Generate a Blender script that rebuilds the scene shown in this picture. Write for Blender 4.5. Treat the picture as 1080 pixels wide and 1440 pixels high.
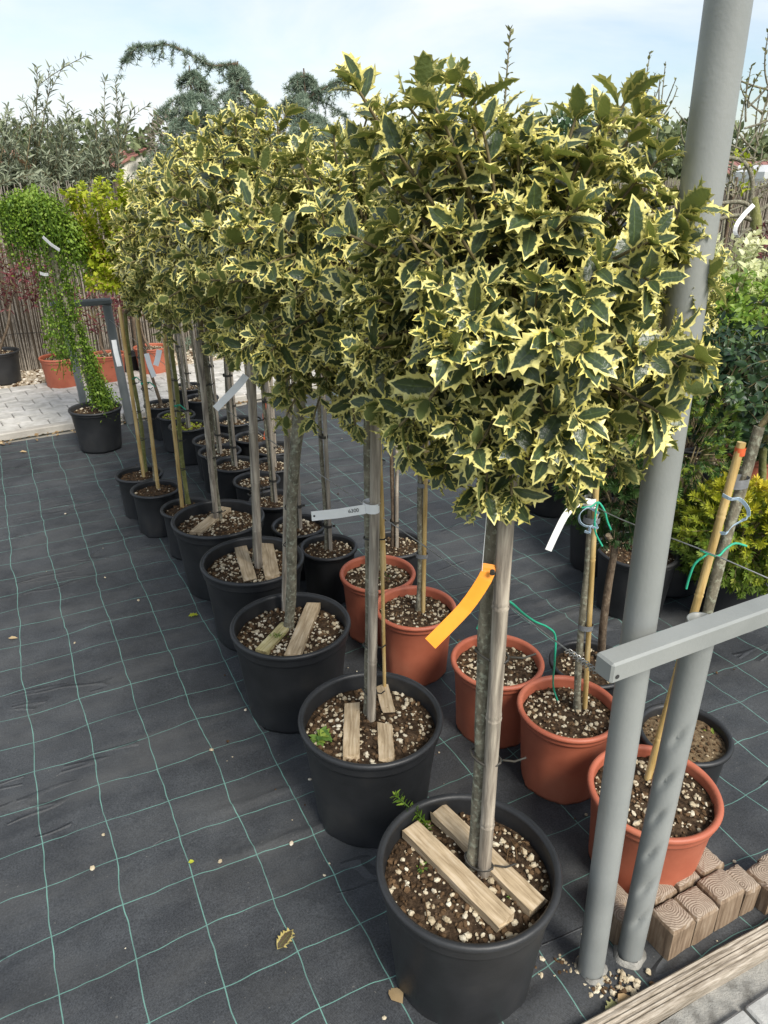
import bpy, math, random
import numpy as np
from mathutils import Vector, Matrix, Quaternion, noise

# ------------------------------------------------------------------ camera, sky, sun, exposure
scene = bpy.context.scene
for o in list(bpy.data.objects):
    bpy.data.objects.remove(o)
C = scene.collection
CAM_H = 1.70
PITCH = math.radians(24.55)
cam_d = bpy.data.cameras.new('camera')
cam_d.sensor_fit = 'VERTICAL'
cam_d.sensor_height = 36.0
cam_d.lens = 36.0 * 1040 / 1440
cam_d.clip_start = 0.05
cam_d.clip_end = 2000
cam = bpy.data.objects.new('camera', cam_d)
C.objects.link(cam)
cam.location = (0, 0, CAM_H)
cam.rotation_euler = (math.pi / 2 - PITCH, 0, 0)
scene.camera = cam
CAM = np.array((0, 0, CAM_H))

SUN_EL, SUN_AZ = math.radians(46), math.radians(146)      # azimuth clockwise from +Y (ahead), towards +X
world = bpy.data.worlds.new('World')
scene.world = world
world.use_nodes = True
wt = world.node_tree
wt.nodes.clear()
w_out = wt.nodes.new('ShaderNodeOutputWorld')
w_bg = wt.nodes.new('ShaderNodeBackground')
w_sky = wt.nodes.new('ShaderNodeTexSky')
w_sky.sky_type = 'NISHITA'
w_sky.sun_disc = False
w_sky.sun_elevation = SUN_EL
w_sky.sun_rotation = SUN_AZ
w_sky.dust_density = 1.2
w_sky.air_density = 1.0
w_bg.inputs['Strength'].default_value = 0.1
w_tc = wt.nodes.new('ShaderNodeTexCoord')
w_map = wt.nodes.new('ShaderNodeMapping')
w_map.inputs['Scale'].default_value = (1.0, 1.0, 3.6)
w_map.inputs['Location'].default_value = (0.35, 0.1, 0.62)
w_n = wt.nodes.new('ShaderNodeTexNoise')
w_n.inputs['Scale'].default_value = 2.1
w_n.inputs['Detail'].default_value = 7
w_n.inputs['Roughness'].default_value = 0.55
w_n.inputs['Distortion'].default_value = 0.35
w_r = wt.nodes.new('ShaderNodeValToRGB')
w_r.color_ramp.elements[0].position = 0.36
w_r.color_ramp.elements[0].color = (0.0, 0.0, 0.0, 1)
w_r.color_ramp.elements[1].position = 0.62
w_r.color_ramp.elements[1].color = (0.92, 0.92, 0.92, 1)
w_mix = wt.nodes.new('ShaderNodeMix')
w_mix.data_type = 'RGBA'
w_mix.inputs['B'].default_value = (5.7, 5.95, 6.1, 1)
wt.links.new(w_tc.outputs['Generated'], w_map.inputs['Vector'])
wt.links.new(w_map.outputs['Vector'], w_n.inputs['Vector'])
wt.links.new(w_n.outputs['Fac'], w_r.inputs['Fac'])
wt.links.new(w_r.outputs['Color'], w_mix.inputs['Factor'])
wt.links.new(w_sky.outputs['Color'], w_mix.inputs['A'])
wt.links.new(w_mix.outputs['Result'], w_bg.inputs['Color'])
wt.links.new(w_bg.outputs['Background'], w_out.inputs['Surface'])

sun_d = bpy.data.lights.new('sun', 'SUN')
sun_d.energy = 2.9
sun_d.angle = math.radians(22)
sun_d.color = (1.0, 0.95, 0.86)
sun = bpy.data.objects.new('sun', sun_d)
C.objects.link(sun)
sdir = Vector((math.cos(SUN_EL) * math.sin(SUN_AZ), math.cos(SUN_EL) * math.cos(SUN_AZ), math.sin(SUN_EL)))
sun.rotation_euler = sdir.to_track_quat('Z', 'Y').to_euler()
sun.location = sdir * 30

scene.view_settings.view_transform = 'Standard'
scene.view_settings.look = 'None'
scene.view_settings.gamma = 1
scene.view_settings.exposure = 0.82
scene.view_settings.use_curve_mapping = False
scene.render.engine = 'CYCLES'

# ------------------------------------------------------------------ layout helpers (metres)
F = 1040.0
_c, _s = math.cos(PITCH), math.sin(PITCH)


def at(px, py, z):
    """survey point: where the sight line through a photo point meets the level z"""
    x, y = (px - 540) / F, (py - 720) / F
    t = (CAM_H - z) / (_s + y * _c)
    return Vector((x * t, (_c - y * _s) * t, z))


def aty(px, py, Y):
    """survey point at ground distance Y"""
    x, y = (px - 540) / F, (py - 720) / F
    t = Y / (_c - y * _s)
    return Vector((x * t, Y, CAM_H - (_s + y * _c) * t))


ROW = math.radians(27)
U = Vector((-math.sin(ROW), math.cos(ROW), 0))       # along the rows
W = Vector((math.cos(ROW), math.sin(ROW), 0))        # across the rows


# ------------------------------------------------------------------ mesh helpers
class MB:
    def __init__(s):
        s.v, s.f, s.m, s.sm = [], [], [], []

    def add(s, vs, fs, mat=0, smooth=False):
        b = len(s.v)
        s.v += [tuple(p) for p in vs]
        for f in fs:
            s.f.append([b + i for i in f])
            s.m.append(mat)
            s.sm.append(smooth)

    def tube(s, pts, rad, n=8, mat=0, cap=True, smooth=True, squash=None):
        pts = [Vector(p) for p in pts]
        if not hasattr(rad, '__len__'):
            rad = [rad] * len(pts)
        vs, fs = [], []
        ref = None
        for i, p in enumerate(pts):
            t = (pts[min(i + 1, len(pts) - 1)] - pts[max(i - 1, 0)])
            t = t.normalized() if t.length > 1e-9 else Vector((0, 0, 1))
            if ref is None:
                ref = t.cross(Vector((0, 1, 0))) if abs(t.y) < .9 else t.cross(Vector((1, 0, 0)))
            ref = (ref - t * ref.dot(t)).normalized()
            q = t.cross(ref)
            for k in range(n):
                a = 2 * math.pi * k / n
                vs.append(p + (ref * math.cos(a) + q * math.sin(a) * (squash or 1)) * rad[i])
        for i in range(len(pts) - 1):
            for k in range(n):
                k2 = (k + 1) % n
                fs.append([i * n + k, i * n + k2, (i + 1) * n + k2, (i + 1) * n + k])
        s.add(vs, fs, mat, smooth)
        if cap:
            s.add([vs[k] for k in range(n)], [list(range(n))[::-1]], mat)
            e = (len(pts) - 1) * n
            s.add([vs[e + k] for k in range(n)], [list(range(n))], mat)

    def lathe(s, prof, n=32, mat=0, o=(0, 0, 0), cap0=False, cap1=False, smooth=True, wob=None):
        vs, fs = [], []
        for i, (r, z) in enumerate(prof):
            for k in range(n):
                a = 2 * math.pi * k / n
                rr = r + (wob(i, k) if wob else 0)
                vs.append((o[0] + rr * math.cos(a), o[1] + rr * math.sin(a), o[2] + z))
        for i in range(len(prof) - 1):
            for k in range(n):
                k2 = (k + 1) % n
                fs.append([i * n + k, i * n + k2, (i + 1) * n + k2, (i + 1) * n + k])
        s.add(vs, fs, mat, smooth)
        if cap0:
            s.add(vs[:n], [list(range(n))[::-1]], mat)
        if cap1:
            s.add(vs[-n:], [list(range(n))], mat)

    def box(s, c, size, rot=None, b=0.0, mat=0, taper=0):
        """bevelled box; rot a 3x3 matrix"""
        hx, hy, hz = size[0] / 2, size[1] / 2, size[2] / 2
        b = min(b, hx * .9, hy * .9, hz * .9)
        vs, fs = [], []
        if b <= 0:
            for x in (-hx, hx):
                for y in (-hy, hy):
                    for z in (-hz, hz):
                        vs.append(Vector((x, y, z)))
            fs = [[0, 1, 3, 2], [4, 6, 7, 5], [0, 4, 5, 1], [2, 3, 7, 6], [0, 2, 6, 4], [1, 5, 7, 3]]
        else:
            idx = {}
            for sx in (-1, 1):
                for sy in (-1, 1):
                    for sz in (-1, 1):
                        for ax in range(3):
                            p = [sx * (hx - b), sy * (hy - b), sz * (hz - b)]
                            p[ax] = (sx * hx, sy * hy, sz * hz)[ax]
                            idx[(sx, sy, sz, ax)] = len(vs)
                            vs.append(Vector(p))
            for sg in (-1, 1):
                for ax in range(3):
                    a, c2 = [q for q in range(3) if q != ax]
                    ring = []
                    for (p, q) in ((-1, -1), (1, -1), (1, 1), (-1, 1)):
                        k = [0, 0, 0]
                        k[ax], k[a], k[c2] = sg, p, q
                        ring.append(idx[(k[0], k[1], k[2], ax)])
                    flip = (sg == 1) == (ax == 1)
                    fs.append(ring[::-1] if flip else ring)
            for ax in range(3):
                a, c2 = [q for q in range(3) if q != ax]
                for p in (-1, 1):
                    for q in (-1, 1):
                        r = []
                        for (sg, w) in ((-1, a), (1, a), (1, c2), (-1, c2)):
                            k = [0, 0, 0]
                            k[ax], k[a], k[c2] = sg, p, q
                            r.append(idx[(k[0], k[1], k[2], w)])
                        fs.append(r)
            for sx in (-1, 1):
                for sy in (-1, 1):
                    for sz in (-1, 1):
                        fs.append([idx[(sx, sy, sz, k)] for k in range(3)])
        if taper:
            for p in vs:
                p.x += taper * p.z
        c = Vector(c)
        vs = [(rot @ p if rot is not None else p) + c for p in vs]
        s.add(vs, fs, mat)

    def mesh(s, name, mats):
        me = bpy.data.meshes.new(name)
        me.from_pydata(s.v, [], s.f)
        for m in (mats if isinstance(mats, (list, tuple)) else [mats]):
            me.materials.append(m)
        me.polygons.foreach_set('material_index', s.m)
        me.polygons.foreach_set('use_smooth', s.sm)
        me.update()
        return me

    def fixed(s, name, mats):
        """mesh with normals made consistent"""
        me = s.mesh(name, mats)
        import bmesh
        bm = bmesh.new()
        bm.from_mesh(me)
        bmesh.ops.recalc_face_normals(bm, faces=bm.faces)
        bm.to_mesh(me)
        bm.free()
        return me

    def build(s, name, mats, parent=None, loc=None, fix=False):
        return obj(name, s.fixed(name, mats) if fix else s.mesh(name, mats), parent, loc)


def obj(name, me, parent=None, loc=None, rotz=None, scale=None):
    o = bpy.data.objects.new(name, me)
    C.objects.link(o)
    if parent:
        o.parent = parent
    if loc is not None:
        o.location = loc
    if rotz is not None:
        o.rotation_euler = (0, 0, rotz)
    if scale is not None:
        o.scale = (scale,) * 3 if not hasattr(scale, '__len__') else scale
    return o


def tag(o, label=None, cat=None, group=None, kind=None):
    for k, v in (('label', label), ('category', cat), ('group', group), ('kind', kind)):
        if v:
            o[k] = v
    return o


def thing(name, label, cat, loc=(0, 0, 0), group=None, rotz=0):
    o = bpy.data.objects.new(name, None)
    o.empty_display_size = .05
    C.objects.link(o)
    o.location = loc
    o.rotation_euler = (0, 0, rotz)
    return tag(o, label, cat, group)


def tri_mesh(name, V, T, col, mats, smooth=True, mi=None):
    me = bpy.data.meshes.new(name)
    me.vertices.add(len(V))
    me.vertices.foreach_set('co', np.ascontiguousarray(V, dtype=np.float32).ravel())
    me.loops.add(len(T) * 3)
    me.loops.foreach_set('vertex_index', np.ascontiguousarray(T, dtype=np.int32).ravel())
    me.polygons.add(len(T))
    me.polygons.foreach_set('loop_start', np.arange(0, len(T) * 3, 3, dtype=np.int32))
    me.polygons.foreach_set('use_smooth', np.full(len(T), smooth))
    for m in (mats if isinstance(mats, (list, tuple)) else [mats]):
        me.materials.append(m)
    if mi is not None:
        me.polygons.foreach_set('material_index', np.asarray(mi, dtype=np.int32))
    if col is not None:
        at_ = me.attributes.new('lf', 'FLOAT_COLOR', 'POINT')
        at_.data.foreach_set('color', np.ascontiguousarray(col, dtype=np.float32).ravel())
    me.update(calc_edges=True)
    me.validate()
    return me


def unit(a):
    return a / np.maximum(np.linalg.norm(a, axis=-1, keepdims=True), 1e-9)


def leaf_mesh(name, templates, pos, d, n, size, rnd, mat, seed=0):
    """many leaves joined: template (V, T, m); leaf axis d, normal n"""
    rs = np.random.RandomState(seed)
    pos, d, n = np.asarray(pos, float), unit(np.asarray(d, float)), np.asarray(n, float)
    n = unit(n - d * (n * d).sum(1, keepdims=True))
    side = np.cross(d, n)
    size = np.broadcast_to(np.asarray(size, float), (len(pos),))
    pick = rs.randint(0, len(templates), len(pos))
    Vs, Ts, Cs = [], [], []
    base = 0
    for k, (tv, tt, tm) in enumerate(templates):
        ii = np.where(pick == k)[0]
        if len(ii) == 0:
            continue
        R = np.stack([side[ii], d[ii], n[ii]], axis=1)              # (L,3,3) rows
        V = np.einsum('vk,lkj->lvj', tv, R) * size[ii][:, None, None] + pos[ii][:, None, :]
        L, nv = len(ii), len(tv)
        T = tt[None] + (np.arange(L) * nv)[:, None, None] + base
        col = np.zeros((L, nv, 4))
        col[..., 0] = tm[None]
        col[..., 1] = np.asarray(rnd)[ii][:, None]
        col[..., 2] = tv[None, :, 1]
        col[..., 3] = 1
        Vs.append(V.reshape(-1, 3))
        Ts.append(T.reshape(-1, 3))
        Cs.append(col.reshape(-1, 4))
        base += L * nv
    return tri_mesh(name, np.concatenate(Vs), np.concatenate(Ts), np.concatenate(Cs), mat)


# ------------------------------------------------------------------ materials
def newmat(name):
    m = bpy.data.materials.new(name)
    m.use_nodes = True
    nt = m.node_tree
    nt.nodes.clear()
    out = nt.nodes.new('ShaderNodeOutputMaterial')
    return m, nt, out


def nd(nt, typ, **kw):
    n = nt.nodes.new('ShaderNode' + typ)
    for k, v in kw.items():
        if k in n.inputs:
            if isinstance(v, bpy.types.NodeSocket):
                nt.links.new(v, n.inputs[k])
            else:
                n.inputs[k].default_value = v
        else:
            setattr(n, k, v)
    return n


def math_(nt, op, a, b=None, c=None, clamp=False):
    n = nt.nodes.new('ShaderNodeMath')
    n.operation = op
    n.use_clamp = clamp
    for i, v in enumerate((a, b, c)):
        if v is None:
            continue
        if isinstance(v, bpy.types.NodeSocket):
            nt.links.new(v, n.inputs[i])
        else:
            n.inputs[i].default_value = v
    return n.outputs[0]


def ramp(nt, fac, stops):
    n = nt.nodes.new('ShaderNodeValToRGB')
    cr = n.color_ramp
    while len(cr.elements) < len(stops):
        cr.elements.new(0.5)
    for e, (p, c) in zip(cr.elements, stops):
        e.position = p
        e.color = tuple(c) + (1,) if len(c) == 3 else c
    nt.links.new(fac, n.inputs['Fac'])
    return n.outputs['Color']


def mixc(nt, fac, a, b, blend='MIX'):
    n = nt.nodes.new('ShaderNodeMix')
    n.data_type = 'RGBA'
    n.blend_type = blend
    for k, v in (('Factor', fac), ('A', a), ('B', b)):
        sock = n.inputs[k] if k == 'Factor' else [q for q in n.inputs if q.name == k and q.type == 'RGBA'][0]
        if isinstance(v, bpy.types.NodeSocket):
            nt.links.new(v, sock)
        elif k == 'Factor':
            sock.default_value = v
        else:
            sock.default_value = tuple(v) + (1,) if len(v) == 3 else v
    return [q for q in n.outputs if q.type == 'RGBA'][0]


def coords(nt, kind='Object', scale=(1, 1, 1), rot=(0, 0, 0)):
    if kind == 'World':
        src = nt.nodes.new('ShaderNodeNewGeometry').outputs['Position']
    else:
        src = nt.nodes.new('ShaderNodeTexCoord').outputs[kind]
    mp = nt.nodes.new('ShaderNodeMapping')
    mp.inputs['Scale'].default_value = scale
    mp.inputs['Rotation'].default_value = rot
    nt.links.new(src, mp.inputs['Vector'])
    return mp.outputs['Vector']


def noise_(nt, vec, scale, detail=4, rough=.55, dist=0):
    return nd(nt, 'TexNoise', Vector=vec, Scale=scale, Detail=detail, Roughness=rough, Distortion=dist).outputs['Fac']


def simple(name, c1, c2, scale=8, rough=.6, bump=0.0, bscale=None, stretch=(1, 1, 1), kind='Object', metallic=0,
           spec=.5, lo=.35, hi=.65, third=None, detail=5, coat=0, bdist=.01, rvar=0):
    m, nt, out = newmat(name)
    v = coords(nt, kind, stretch)
    f = noise_(nt, v, scale, detail)
    stops = [(lo, c1), (hi, c2)] if third is None else [(lo, c1), ((lo + hi) / 2, c2), (hi, third)]
    col = ramp(nt, f, stops)
    b = nd(nt, 'BsdfPrincipled', Roughness=rough, Metallic=metallic)
    nt.links.new(col, b.inputs['Base Color'])
    b.inputs['Specular IOR Level'].default_value = spec
    b.inputs['Coat Weight'].default_value = coat
    if rvar:
        f3 = noise_(nt, v, scale * .6, 5)
        nt.links.new(math_(nt, 'MULTIPLY_ADD', f3, rvar, rough - rvar * .5), b.inputs['Roughness'])
    if bump:
        f2 = noise_(nt, v, bscale or scale * 3, 6, .65)
        bp = nd(nt, 'Bump', Strength=bump, Height=f2, Distance=bdist)
        nt.links.new(bp.outputs['Normal'], b.inputs['Normal'])
    nt.links.new(b.outputs['BSDF'], out.inputs['Surface'])
    return m


def leafmat(name, stops, rough=.45, trans=.3, spec=.4, tcol=None, hue=0.12):
    m, nt, out = newmat(name)
    a = nd(nt, 'Attribute', attribute_name='lf')
    sp = nd(nt, 'SeparateColor', Color=a.outputs['Color'])
    col = ramp(nt, sp.outputs['Green'], stops)
    nz = noise_(nt, coords(nt, 'World'), 45, 2)
    col = mixc(nt, hue, col, ramp(nt, nz, [(.3, (.3, .3, .3)), (.7, (1, 1, 1))]), 'OVERLAY')
    b = nd(nt, 'BsdfPrincipled', Roughness=rough)
    b.inputs['Specular IOR Level'].default_value = spec
    nt.links.new(col, b.inputs['Base Color'])
    t = nt.nodes.new('ShaderNodeBsdfTranslucent')
    nt.links.new(col, t.inputs['Color'])
    mx = nt.nodes.new('ShaderNodeMixShader')
    mx.inputs[0].default_value = trans
    nt.links.new(b.outputs[0], mx.inputs[1])
    nt.links.new(t.outputs[0], mx.inputs[2])
    nt.links.new(mx.outputs[0], out.inputs['Surface'])
    return m


def holly_mat(name, green, green2, cream, cream2, thr=.60):
    m, nt, out = newmat(name)
    a = nd(nt, 'Attribute', attribute_name='lf')
    sp = nd(nt, 'SeparateColor', Color=a.outputs['Color'])
    pos = coords(nt, 'World')
    n1 = noise_(nt, pos, 110, 3, .6)
    n2 = noise_(nt, pos, 32, 3, .5)
    e = math_(nt, 'ADD', sp.outputs['Red'], math_(nt, 'MULTIPLY_ADD', n1, .55, -.275))
    e = math_(nt, 'ADD', e, math_(nt, 'MULTIPLY_ADD', sp.outputs['Green'], .22, -.11))
    edge = math_(nt, 'MULTIPLY_ADD', e, 9.0, -9.0 * thr + .5, clamp=True)
    gcol = mixc(nt, n2, green, green2)
    # pale mid rib and a lighter grey-green flame inside the dark centre
    rib = math_(nt, 'LESS_THAN', sp.outputs['Red'], .045)
    gcol = mixc(nt, math_(nt, 'MULTIPLY', rib, .45), gcol, (.16, .22, .06))
    fl = math_(nt, 'GREATER_THAN', n1, .60)
    gcol = mixc(nt, math_(nt, 'MULTIPLY', fl, .5), gcol, (.10, .145, .085))
    ccol = mixc(nt, sp.outputs['Green'], cream, cream2)
    col = mixc(nt, edge, gcol, ccol)
    geo = nt.nodes.new('ShaderNodeNewGeometry')
    under = mixc(nt, edge, (.115, .15, .05), (.48, .46, .17))          # leaf underside is paler and mat
    col = mixc(nt, geo.outputs['Backfacing'], col, under)
    rg = math_(nt, 'MULTIPLY_ADD', geo.outputs['Backfacing'], .3, .33)
    b = nd(nt, 'BsdfPrincipled', Roughness=rg)
    b.inputs['Specular IOR Level'].default_value = .5
    nt.links.new(col, b.inputs['Base Color'])
    bp = nd(nt, 'Bump', Strength=.35, Height=noise_(nt, pos, 160, 2), Distance=.004)
    nt.links.new(bp.outputs['Normal'], b.inputs['Normal'])
    t = nt.nodes.new('ShaderNodeBsdfTranslucent')
    nt.links.new(mixc(nt, .35, col, (.45, .5, .06)), t.inputs['Color'])
    mx = nt.nodes.new('ShaderNodeMixShader')
    mx.inputs[0].default_value = .25
    nt.links.new(b.outputs[0], mx.inputs[1])
    nt.links.new(t.outputs[0], mx.inputs[2])
    nt.links.new(mx.outputs[0], out.inputs['Surface'])
    return m


def wood_mat(name, c1, c2, c3, axis=0, scale=14, rough=.75, rings=False):
    m, nt, out = newmat(name)
    st = [9, 9, 9]
    st[axis] = .8
    v = coords(nt, 'Object', st)
    f = noise_(nt, v, scale, 6, .6, .4)
    col = ramp(nt, f, [(.3, c1), (.5, c2), (.72, c3)])
    g = noise_(nt, coords(nt, 'Object'), 9, 4)
    col = mixc(nt, .35, col, ramp(nt, g, [(.35, (.32, .3, .27)), (.6, (.75, .75, .75))]), 'OVERLAY')
    h = f
    if rings:
        w = nd(nt, 'TexWave', Vector=coords(nt, 'Object', (1, 1, .12)), Scale=55, Distortion=6.0, Detail=3)
        w.wave_type = 'RINGS'
        w.rings_direction = 'Z'
        geo = nt.nodes.new('ShaderNodeNewGeometry')
        z = nd(nt, 'SeparateXYZ', Vector=geo.outputs['Normal']).outputs['Z']
        top = math_(nt, 'GREATER_THAN', z, .6)
        rc = ramp(nt, w.outputs['Fac'], [(.05, (.225, .175, .13)), (.5, (.285, .225, .17)), (.95, (.345, .28, .22))])
        col = mixc(nt, top, col, rc)
        h = math_(nt, 'ADD', math_(nt, 'MULTIPLY', w.outputs['Fac'], top), math_(nt, 'MULTIPLY', f, math_(nt, 'SUBTRACT', 1.0, top)))
    b = nd(nt, 'BsdfPrincipled', Roughness=rough)
    b.inputs['Specular IOR Level'].default_value = .25
    nt.links.new(col, b.inputs['Base Color'])
    bp = nd(nt, 'Bump', Strength=.45, Height=h, Distance=.003)
    nt.links.new(bp.outputs['Normal'], b.inputs['Normal'])
    nt.links.new(b.outputs[0], out.inputs['Surface'])
    return m


def mat_weed_cloth():
    m, nt, out = newmat('woven_cloth')
    v = coords(nt, 'Object')
    # slow wander of the marker threads, as the cloth is pulled about
    wob = nd(nt, 'TexNoise', Vector=v, Scale=2.6, Detail=3, Roughness=.55)
    off = nd(nt, 'VectorMath', operation='MULTIPLY_ADD')
    nt.links.new(wob.outputs['Color'], off.inputs[0])
    off.inputs[1].default_value = (.05, .075, 0)
    off.inputs[2].default_value = (.0605, -.0375, 0)
    add = nd(nt, 'VectorMath', operation='ADD')
    nt.links.new(v, add.inputs[0])
    nt.links.new(off.outputs[0], add.inputs[1])
    xyz = nd(nt, 'SeparateXYZ', Vector=add.outputs[0])

    def line(s, pitch, w):
        q = math_(nt, 'FRACT', math_(nt, 'DIVIDE', s, pitch))
        q = math_(nt, 'ABSOLUTE', math_(nt, 'SUBTRACT', q, .5))
        return math_(nt, 'LESS_THAN', q, w / pitch / 2)
    la = line(xyz.outputs['X'], .171, .0028)
    lb = line(xyz.outputs['Y'], .152, .0024)
    ln = math_(nt, 'MAXIMUM', la, lb)
    worn = noise_(nt, v, 11, 3)
    ln = math_(nt, 'MULTIPLY', ln, math_(nt, 'MULTIPLY_ADD', worn, 1.3, .05, clamp=True))
    n1 = noise_(nt, v, 1.7, 7, .6)
    n2 = noise_(nt, v, 230, 2, .7)
    n3 = noise_(nt, v, 9, 6, .65)
    base = ramp(nt, n1, [(.3, (.028, .030, .033)), (.52, (.043, .047, .052)), (.72, (.060, .064, .068))])
    base = mixc(nt, .75, base, ramp(nt, n2, [(.3, (.2, .2, .2)), (.72, (.8, .8, .8))]), 'OVERLAY')
    base = mixc(nt, .5, base, ramp(nt, n3, [(.3, (.22, .22, .23)), (.7, (.75, .74, .72))]), 'OVERLAY')
    dust = noise_(nt, coords(nt, 'Object', (.5, 1.4, 1), (0, 0, .5)), 3.4, 8, .68)
    base = mixc(nt, math_(nt, 'MULTIPLY_ADD', dust, 2.2, -1.05, clamp=True), base, (.085, .085, .082))
    # creases: thin raised folds, relief only
    cz = noise_(nt, coords(nt, 'Object', (.35, 1.5, 1), (0, 0, -.12)), 2.3, 3, .5, .6)
    cz = math_(nt, 'MULTIPLY_ADD', math_(nt, 'ABSOLUTE', math_(nt, 'SUBTRACT', cz, .56)), -70.0, 1.0, clamp=True)
    cm = math_(nt, 'GREATER_THAN', noise_(nt, v, 1.9, 2), .54)
    crs = math_(nt, 'MULTIPLY', cz, cm)
    speck = math_(nt, 'GREATER_THAN', noise_(nt, v, 95, 2, .6), .735)
    base = mixc(nt, math_(nt, 'MULTIPLY', speck, .4), base, (.20, .19, .17))
    col = mixc(nt, ln, base, (.14, .30, .255))
    b = nd(nt, 'BsdfPrincipled', Roughness=.62)
    b.inputs['Specular IOR Level'].default_value = .42
    nt.links.new(col, b.inputs['Base Color'])
    nt.links.new(math_(nt, 'MULTIPLY_ADD', n3, .3, .45), b.inputs['Roughness'])
    # weave + creases
    wv = nd(nt, 'TexWave', Vector=v, Scale=110)
    wv2 = nd(nt, 'TexWave', Vector=v, Scale=110)
    wv2.bands_direction = 'Y'
    hh = math_(nt, 'ADD', wv.outputs['Fac'], wv2.outputs['Fac'])
    b1 = nd(nt, 'Bump', Strength=.25, Height=hh, Distance=.001)
    cre = noise_(nt, coords(nt, 'Object', (.8, 1.7, 1), (0, 0, .25)), 2.2, 4, .5, .3)
    cre = math_(nt, 'ABSOLUTE', math_(nt, 'SUBTRACT', cre, .5))
    b2 = nd(nt, 'Bump', Strength=.16, Height=cre, Distance=.05)
    nt.links.new(b1.outputs[0], b2.inputs['Normal'])
    b3 = nd(nt, 'Bump', Strength=.5, Height=crs, Distance=.014)
    nt.links.new(b2.outputs[0], b3.inputs['Normal'])
    nt.links.new(b3.outputs[0], b.inputs['Normal'])
    nt.links.new(b.outputs[0], out.inputs['Surface'])
    return m


def bark_mat(name, c1, c2, lichen=(.36, .38, .30), amt=.5, scale=60):
    m, nt, out = newmat(name)
    v = coords(nt, 'World', (1, 1, .45))
    f = noise_(nt, v, scale, 5, .65)
    col = ramp(nt, f, [(.35, c1), (.65, c2)])
    g = noise_(nt, coords(nt, 'World'), 85, 3, .6)
    gm = math_(nt, 'MULTIPLY', math_(nt, 'MULTIPLY_ADD', g, 8, -4.2, clamp=True), amt)
    col = mixc(nt, gm, col, lichen)
    b = nd(nt, 'BsdfPrincipled', Roughness=.85)
    b.inputs['Specular IOR Level'].default_value = .2
    nt.links.new(col, b.inputs['Base Color'])
    bp = nd(nt, 'Bump', Strength=.7, Height=math_(nt, 'ADD', f, g), Distance=.004)
    nt.links.new(bp.outputs[0], b.inputs['Normal'])
    nt.links.new(b.outputs[0], out.inputs['Surface'])
    return m


MT = {}
MT['cloth'] = mat_weed_cloth()
MT['holly'] = holly_mat('holly_leaf', (.030, .055, .028), (.060, .090, .044), (.76, .67, .16), (.82, .75, .30), .62)
MT['holly_far'] = holly_mat('holly_leaf_distant', (.042, .064, .034), (.080, .10, .050), (.74, .65, .16), (.80, .72, .27), .54)
MT['black'] = simple('black_plastic', (.011, .012, .013), (.021, .022, .024), 7, .48, .06, 60, detail=6, rvar=.25, third=(.042, .040, .037), lo=.3, hi=.8)
MT['terra'] = simple('terracotta_plastic', (.33, .085, .045), (.43, .125, .068), 5, .55, .05, 80, third=(.46, .17, .10), lo=.3, hi=.78, rvar=.2)
MT['soil'] = simple('potting_soil', (.018, .012, .008), (.055, .036, .022), 70, .95, .9, 160, third=(.12, .08, .05), lo=.3, hi=.72, spec=.1, bdist=.008)
MT['grit'] = simple('pumice_grit', (.28, .22, .14), (.47, .40, .28), 28, .9, .4, 120, third=(.66, .61, .49), lo=.3, hi=.7, spec=.15)
MT['chip'] = simple('bark_chip', (.04, .024, .013), (.16, .10, .055), 40, .95, .4, 120, spec=.1)
MT['soil_dry'] = simple('dry_peat', (.07, .05, .03), (.17, .12, .07), 70, .95, .9, 160, third=(.26, .2, .12), lo=.3, hi=.72, spec=.1, bdist=.008)
MT['slat'] = wood_mat('bleached_slat', (.23, .17, .10), (.40, .31, .20), (.53, .44, .32), 0)
MT['slat_moss'] = wood_mat('mossy_slat', (.26, .22, .09), (.44, .38, .19), (.55, .50, .32), 0)
MT['block'] = wood_mat('log_block', (.11, .075, .05), (.21, .15, .10), (.33, .26, .19), 2, 10, rings=True)
MT['board'] = wood_mat('weathered_board', (.15, .125, .09), (.29, .25, .20), (.43, .39, .33), 0, 30)
MT['bark'] = bark_mat('holly_bark', (.11, .10, .072), (.25, .225, .165), (.40, .42, .32), .6)
MT['bark_brown'] = bark_mat('brown_bark', (.07, .05, .035), (.17, .125, .085), (.3, .27, .2), .25)
MT['bark_green'] = bark_mat('green_bark', (.13, .14, .045), (.23, .23, .085), (.32, .30, .17), .45, 35)
MT['twig'] = simple('twig_bark', (.10, .08, .045), (.20, .16, .07), 60, .8)
MT['bamboo'] = simple('bamboo_cane', (.38, .25, .085), (.52, .36, .14), 10, .5, .2, 60, stretch=(6, 6, .6), third=(.60, .46, .23))
MT['cane_grey'] = simple('weathered_cane', (.17, .145, .115), (.32, .275, .22), 9, .75, .45, 50, stretch=(9, 9, .5), third=(.50, .44, .35))
MT['tie'] = simple('dark_tie', (.02, .018, .015), (.05, .045, .035), 40, .6)
MT['tape'] = simple('grey_tape', (.14, .145, .15), (.22, .225, .23), 40, .5)
MT['steel'] = simple('grey_paint', (.20, .212, .205), (.24, .252, .243), 5, .40, .10, 130, third=(.265, .276, .264), lo=.3, hi=.7, spec=.5, rvar=.18)
MT['steel_dark'] = simple('dark_grey_paint', (.11, .125, .13), (.16, .175, .18), 5, .45, .08, 90)
MT['galv'] = simple('wire', (.30, .30, .29), (.42, .42, .41), 60, .35, metallic=.8)
MT['tag'] = simple('white_plastic_tag', (.80, .81, .80), (.86, .86, .85), 30, .4)
MT['tag_orange'] = simple('orange_plastic_tag', (.80, .26, .012), (.86, .31, .02), 20, .4)
MT['ink'] = simple('print_ink', (.02, .02, .02), (.03, .03, .03), 20, .7)
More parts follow.
